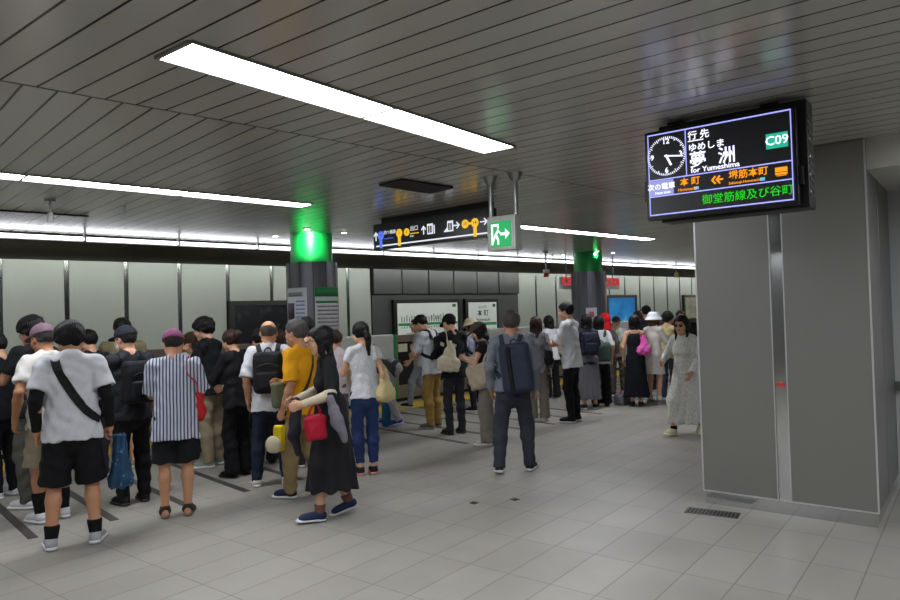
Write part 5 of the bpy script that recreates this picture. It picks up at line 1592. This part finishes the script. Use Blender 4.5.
c = person('man in white tee and mustard trousers looking down at his phone', 434, 428, -58, 1.69, h=.010, hair=('short', '#0f0e0e'), top=dict(kind='half', col='#c7cbcf', loose=1.4), bottom=dict(kind='trousers', col='#8d713c', w=1.1),
           shoes=('sneaker', '#56554f', '#8a8880'), arms=('phone', 'phone_low'), head=(36, 0), hunch=.03, lean=5)
backpack(c, 'small black backpack on the man in mustard trousers', '#18191c', (.12, .07, .17), .28); phone(c, 0, 'phone held by the man in mustard trousers')
c = person('person in grey trousers stepping along the gate behind the mustard trousers', 423, 407, -92, 1.62, h=.013, top=dict(kind='tee', col='#a5a39d'), bottom=dict(kind='trousers', col='#84868c'), shoes=('sneaker', '#17171a', '#dddddd'), arms=('swing_f', 'swing_b'), legs='step_l')
c = person('man in black shirt and black jeans with a cream tote behind him', 456, 434, -28, 1.675, h=.0095, hair=('short', '#0d0d0e'), cap=('cap', '#121316'), top=dict(kind='long', col='#15161a', loose=1.6), bottom=dict(kind='trousers', col='#2a2b30', w=.95),
           shoes=('sneaker', '#111113', '#1d1d1f'), arms=('phone', 'phone'), head=(22, 4))
shoulder_bag(c, 'cream tote bag slung behind the man in the black shirt', -1, '#cdc4aa', (.16, .06, .19), (.16, -.17, .17), .045, rot=-105, tilt=8, slouch=1)
c = person('woman in cream bucket hat and lavender top by the station name board', 477, 411, -52, 1.585, 'f', h=.012, hair=('bob', '#3b2720'), cap=('bucket', '#cdc1a4'), top=dict(kind='half', col='#a6abc2'), bottom=dict(kind='trousers', col='#1d1f28'),
           shoes=('sneaker', '#1b1c22', '#cfd0d2'), arms=('phone', 'hang'), head=(14, 0))
backpack(c, 'navy backpack on the woman in the cream bucket hat', '#1d2640', (.12, .07, .17), .28)
c = person('woman in brown cap and wide grey trousers holding a phone', 489, 444, -78, 1.565, 'f', h=.0095, skin='a', hair=('bob', '#1b1412'), cap=('cap', '#594a43'), top=dict(kind='cap', col='#241d1c'), bottom=dict(kind='wide', col='#7a736b', w=.95),
           shoes=('sneaker', '#b7b5b0', '#d5d5d2'), arms=('phone', 'phone'), head=(26, 0))
phone(c, 0, 'phone in the hands of the woman in the brown cap')
shoulder_bag(c, 'beige woven tote on the shoulder of the woman in the brown cap', -1, '#b4a68f', (.17, .06, .17), (.20, .05, .06), .03, rot=0, tilt=12)
c = person('grey-haired man in grey shirt walking away with a big navy backpack', 515, 473, 7, 1.70, h=.008, skin='b', hair=('short', '#4d4744'), top=dict(kind='long', col='#6f757e', loose=1.3, hem=-.04), bottom=dict(kind='trousers', col='#33363e', w=1.12),
           shoes=('sneaker', '#17181b', '#c9cacb'), arms=('hang', 'hang'), legs='walk_wide', head=(4, 6), lean=3, build=1.05)
backpack(c, 'big navy backpack on the grey-haired man walking away', '#2a3040', (.155, .10, .255), .21, flap=-.35, tilt=-7, x=.075, pocket=False)
c = person('woman with long brown hair and grey cardigan behind the man walking away', 539, 421, 0, 1.58, 'f', h=.011, hair=('long', '#2b1d19'), top=dict(kind='long', col='#686768', loose=1.5, hem=-.12), bottom=dict(kind='wide', col='#7b7266', w=.85),
           shoes=('sneaker', '#cfc9b6', '#dad7cc'), arms=('phone', 'hang'))
shoulder_bag(c, 'black handbag on the shoulder of the woman in the grey cardigan', 1, '#151519', (.11, .06, .12), (.19, -.04, .14), .03, cat='shoulder bag', name='shoulder_bag')
c = person('dark-haired woman in white blouse and black trousers left of the tall man', 553, 399, -30, 1.56, 'f', h=.013, hair=('bob', '#15110f'), top=dict(kind='half', col='#c9cbce', loose=1.3), bottom=dict(kind='wide', col='#131419', w=.8), arms=('phone', 'phone'), head=(10, 0))
shoulder_bag(c, 'tan shoulder bag of the woman in the white blouse', 1, '#9f907b', (.13, .08, .15), (.19, .02, .16), .03, cat='shoulder bag', name='shoulder_bag')
held_bag(c, 1, 'yellow bag hanging below the tan shoulder bag', '#d09f1c', (.11, .06, .13), .12, 'hand_bag', 'bag')
c = person('tall man in white tee and black trousers standing before the far column', 574, 422, -66, 1.785, h=.0095, hair=('short', '#0f0d0d'), top=dict(kind='half', col='#cdced1', loose=1.6, hem=-.12), bottom=dict(kind='trousers', col='#121216', w=1.0),
           shoes=('sneaker', '#141417', '#c9c9cb'), arms=('cross', 'cross'), head=(6, 0))
c = person('person with long grey skirt and navy backpack behind the tall man', 590, 409, -14, 1.58, 'f', h=.013, hair=('long', '#14100f'), top=dict(kind='half', col='#23262f'), bottom=dict(kind='skirt', col='#6a6a70', len=.72, w=.2), arms=('phone', 'phone'))
backpack(c, 'dark navy backpack of the person in the long grey skirt', '#1b2030', (.14, .08, .2), .28)
c = person('dark-haired woman in off-white top with a green bag beside the far column', 602, 406, -8, 1.54, 'f', h=.012, hair=('bob', '#120f0f'), top=dict(kind='half', col='#c7c8c8', loose=1.3), bottom=dict(kind='wide', col='#111115', w=.95), shoes=('loafer', '#131315', '#1d1d1f'), arms=('phone', 'hang'))
backpack(c, 'big dark green bag on the back of the woman in the off-white top', '#3b4a41', (.17, .08, .18), .13, pocket=False)
held_bag(c, 0, 'small cream bag in front of the woman with the green bag', '#cdc5ae', (.08, .04, .08), -.2, 'hand_bag', 'bag')
c = person('person in a bright red hood behind the crowd', 608.5, 396, -20, 1.57, 'f', h=.013, hair=('bob', '#2a1512'), cap=('hood', '#c8151c'), top=dict(kind='long', col='#5b564e'), bottom=dict(kind='trousers', col='#4a463f'), arms=('hang', 'hang'))
c = person('person in dark cap and yellow-green vest facing the camera', 618.5, 391, 178, 1.50, h=.013, hair=('short', '#191513'), cap=('cap', '#22232a'), top=dict(kind='half', col='#c3c6b4', m=printed('vest_print', '#c9ccd0', '#b5bb6a', 6, .5)), bottom=dict(kind='trousers', col='#5a4a40', m=printed('camo_print', '#4a3c33', '#7c6a5b', 20)), arms=('front', 'front'))
g_ = at(623, 404.5)
q = Sdf(.03); q.bx((0, 0, .09), (.17, .1, .09), .05); q.disp = wrinkle(.008, 1); o = sobj('duffel_bag', q, .012, cloth('#6b6d74')); o.location = g_; tag(o, 'small grey duffel bag on the floor left of the black sundress', 'bag')
mm = MB(); mm.tube([(-.09, 0, .17), (-.05, 0, .24), (.05, 0, .24), (.09, 0, .17)], .01, 6); mm.build('handle', cloth('#a33038'), o, smooth=True)
c = person('woman in black strappy sundress with her back to the camera', 637, 406, 4, 1.535, 'f', h=.010, hair=('bob', '#14100f'), top=dict(kind='sundress', col='#0f1119', len=.72, w=.24, waist=.13, pleat=.014, np=14), bottom=dict(kind='none'),
           shoes=('sneaker', '#131316', '#2a2a2c'), arms=('hang', 'front'), legs='close')
shoulder_bag(c, 'bright pink tote on the shoulder of the woman in the black sundress', 1, '#dc5fae', (.12, .06, .16), (.17, -.12, .22), .022, slouch=1, rot=-80)
c = person('woman in white bucket hat and short cream dress beside the pink tote', 655, 404, 34, 1.585, 'f', h=.011, hair=('bob', '#5a3f2d'), cap=('bucket', '#d4d6d9'), top=dict(kind='dress', col='#c8c4bd', len=.34, w=.21, waist=.155, pleat=.006, sleeve='half'), bottom=dict(kind='none'),
           socks=('#c9c9c9', .2), shoes=('sneaker', '#6c6a66', '#a7a6a2'), arms=('phone', 'phone'))
c = person('tall person in black cap and dark top behind the white bucket hat', 649, 391, 0, 1.70, h=.014, hair=('short', '#111111'), cap=('cap', '#15161a'), top=dict(kind='tee', col='#1f2026'), bottom=dict(kind='trousers', col='#1b1c20'))
c = person('brown-haired person in grey top behind the black sundress', 640, 389, 10, 1.59, h=.014, hair=('bob', '#3a2a22'), sex='f', top=dict(kind='tee', col='#8f8f93'), bottom=dict(kind='trousers', col='#2d2e33'))
c = person('person in tan yellow top holding a phone beside the patterned dress', 669, 399, 35, 1.575, h=.012, hair=('mop', '#191412'), top=dict(kind='long', col='#9a8f70', m=printed('tan_weave', '#a3926a', '#b3a276', 30, .5)), bottom=dict(kind='jeans', col='#3f4a5a'),
           shoes=('sneaker', '#243a6a', '#c9c9c9'), arms=('phone', 'phone'))
phone(c, 1, 'dark phone held up beside the patterned dress')
c = person('person in dark top facing the camera behind the sunglasses woman', 682.5, 391, 165, 1.58, h=.013, hair=('short', '#3a2a21'), top=dict(kind='tee', col='#1c1c20'), bottom=dict(kind='trousers', col='#27272b'))
c = person('woman in sunglasses and long patterned white dress walking toward the camera', 688.5, 434, -150, 1.585, 'f', h=.0085, hair=('long', '#120f0f'), glasses='sun',
           top=dict(kind='dress', col='#b9b7b0', m=printed('grey_print', '#c0bfb8', '#dddcd6', 70, .46), len=.70, w=.22, waist=.15, sleeve='long', loose=1.3, pleat=.014), bottom=dict(kind='none'), socks=('#15151a', .12),
           shoes=('sneaker', '#d6cf9f', '#e0dcc0'), arms=('swing_f', 'bend'), legs='step_r', head=(4, 8))
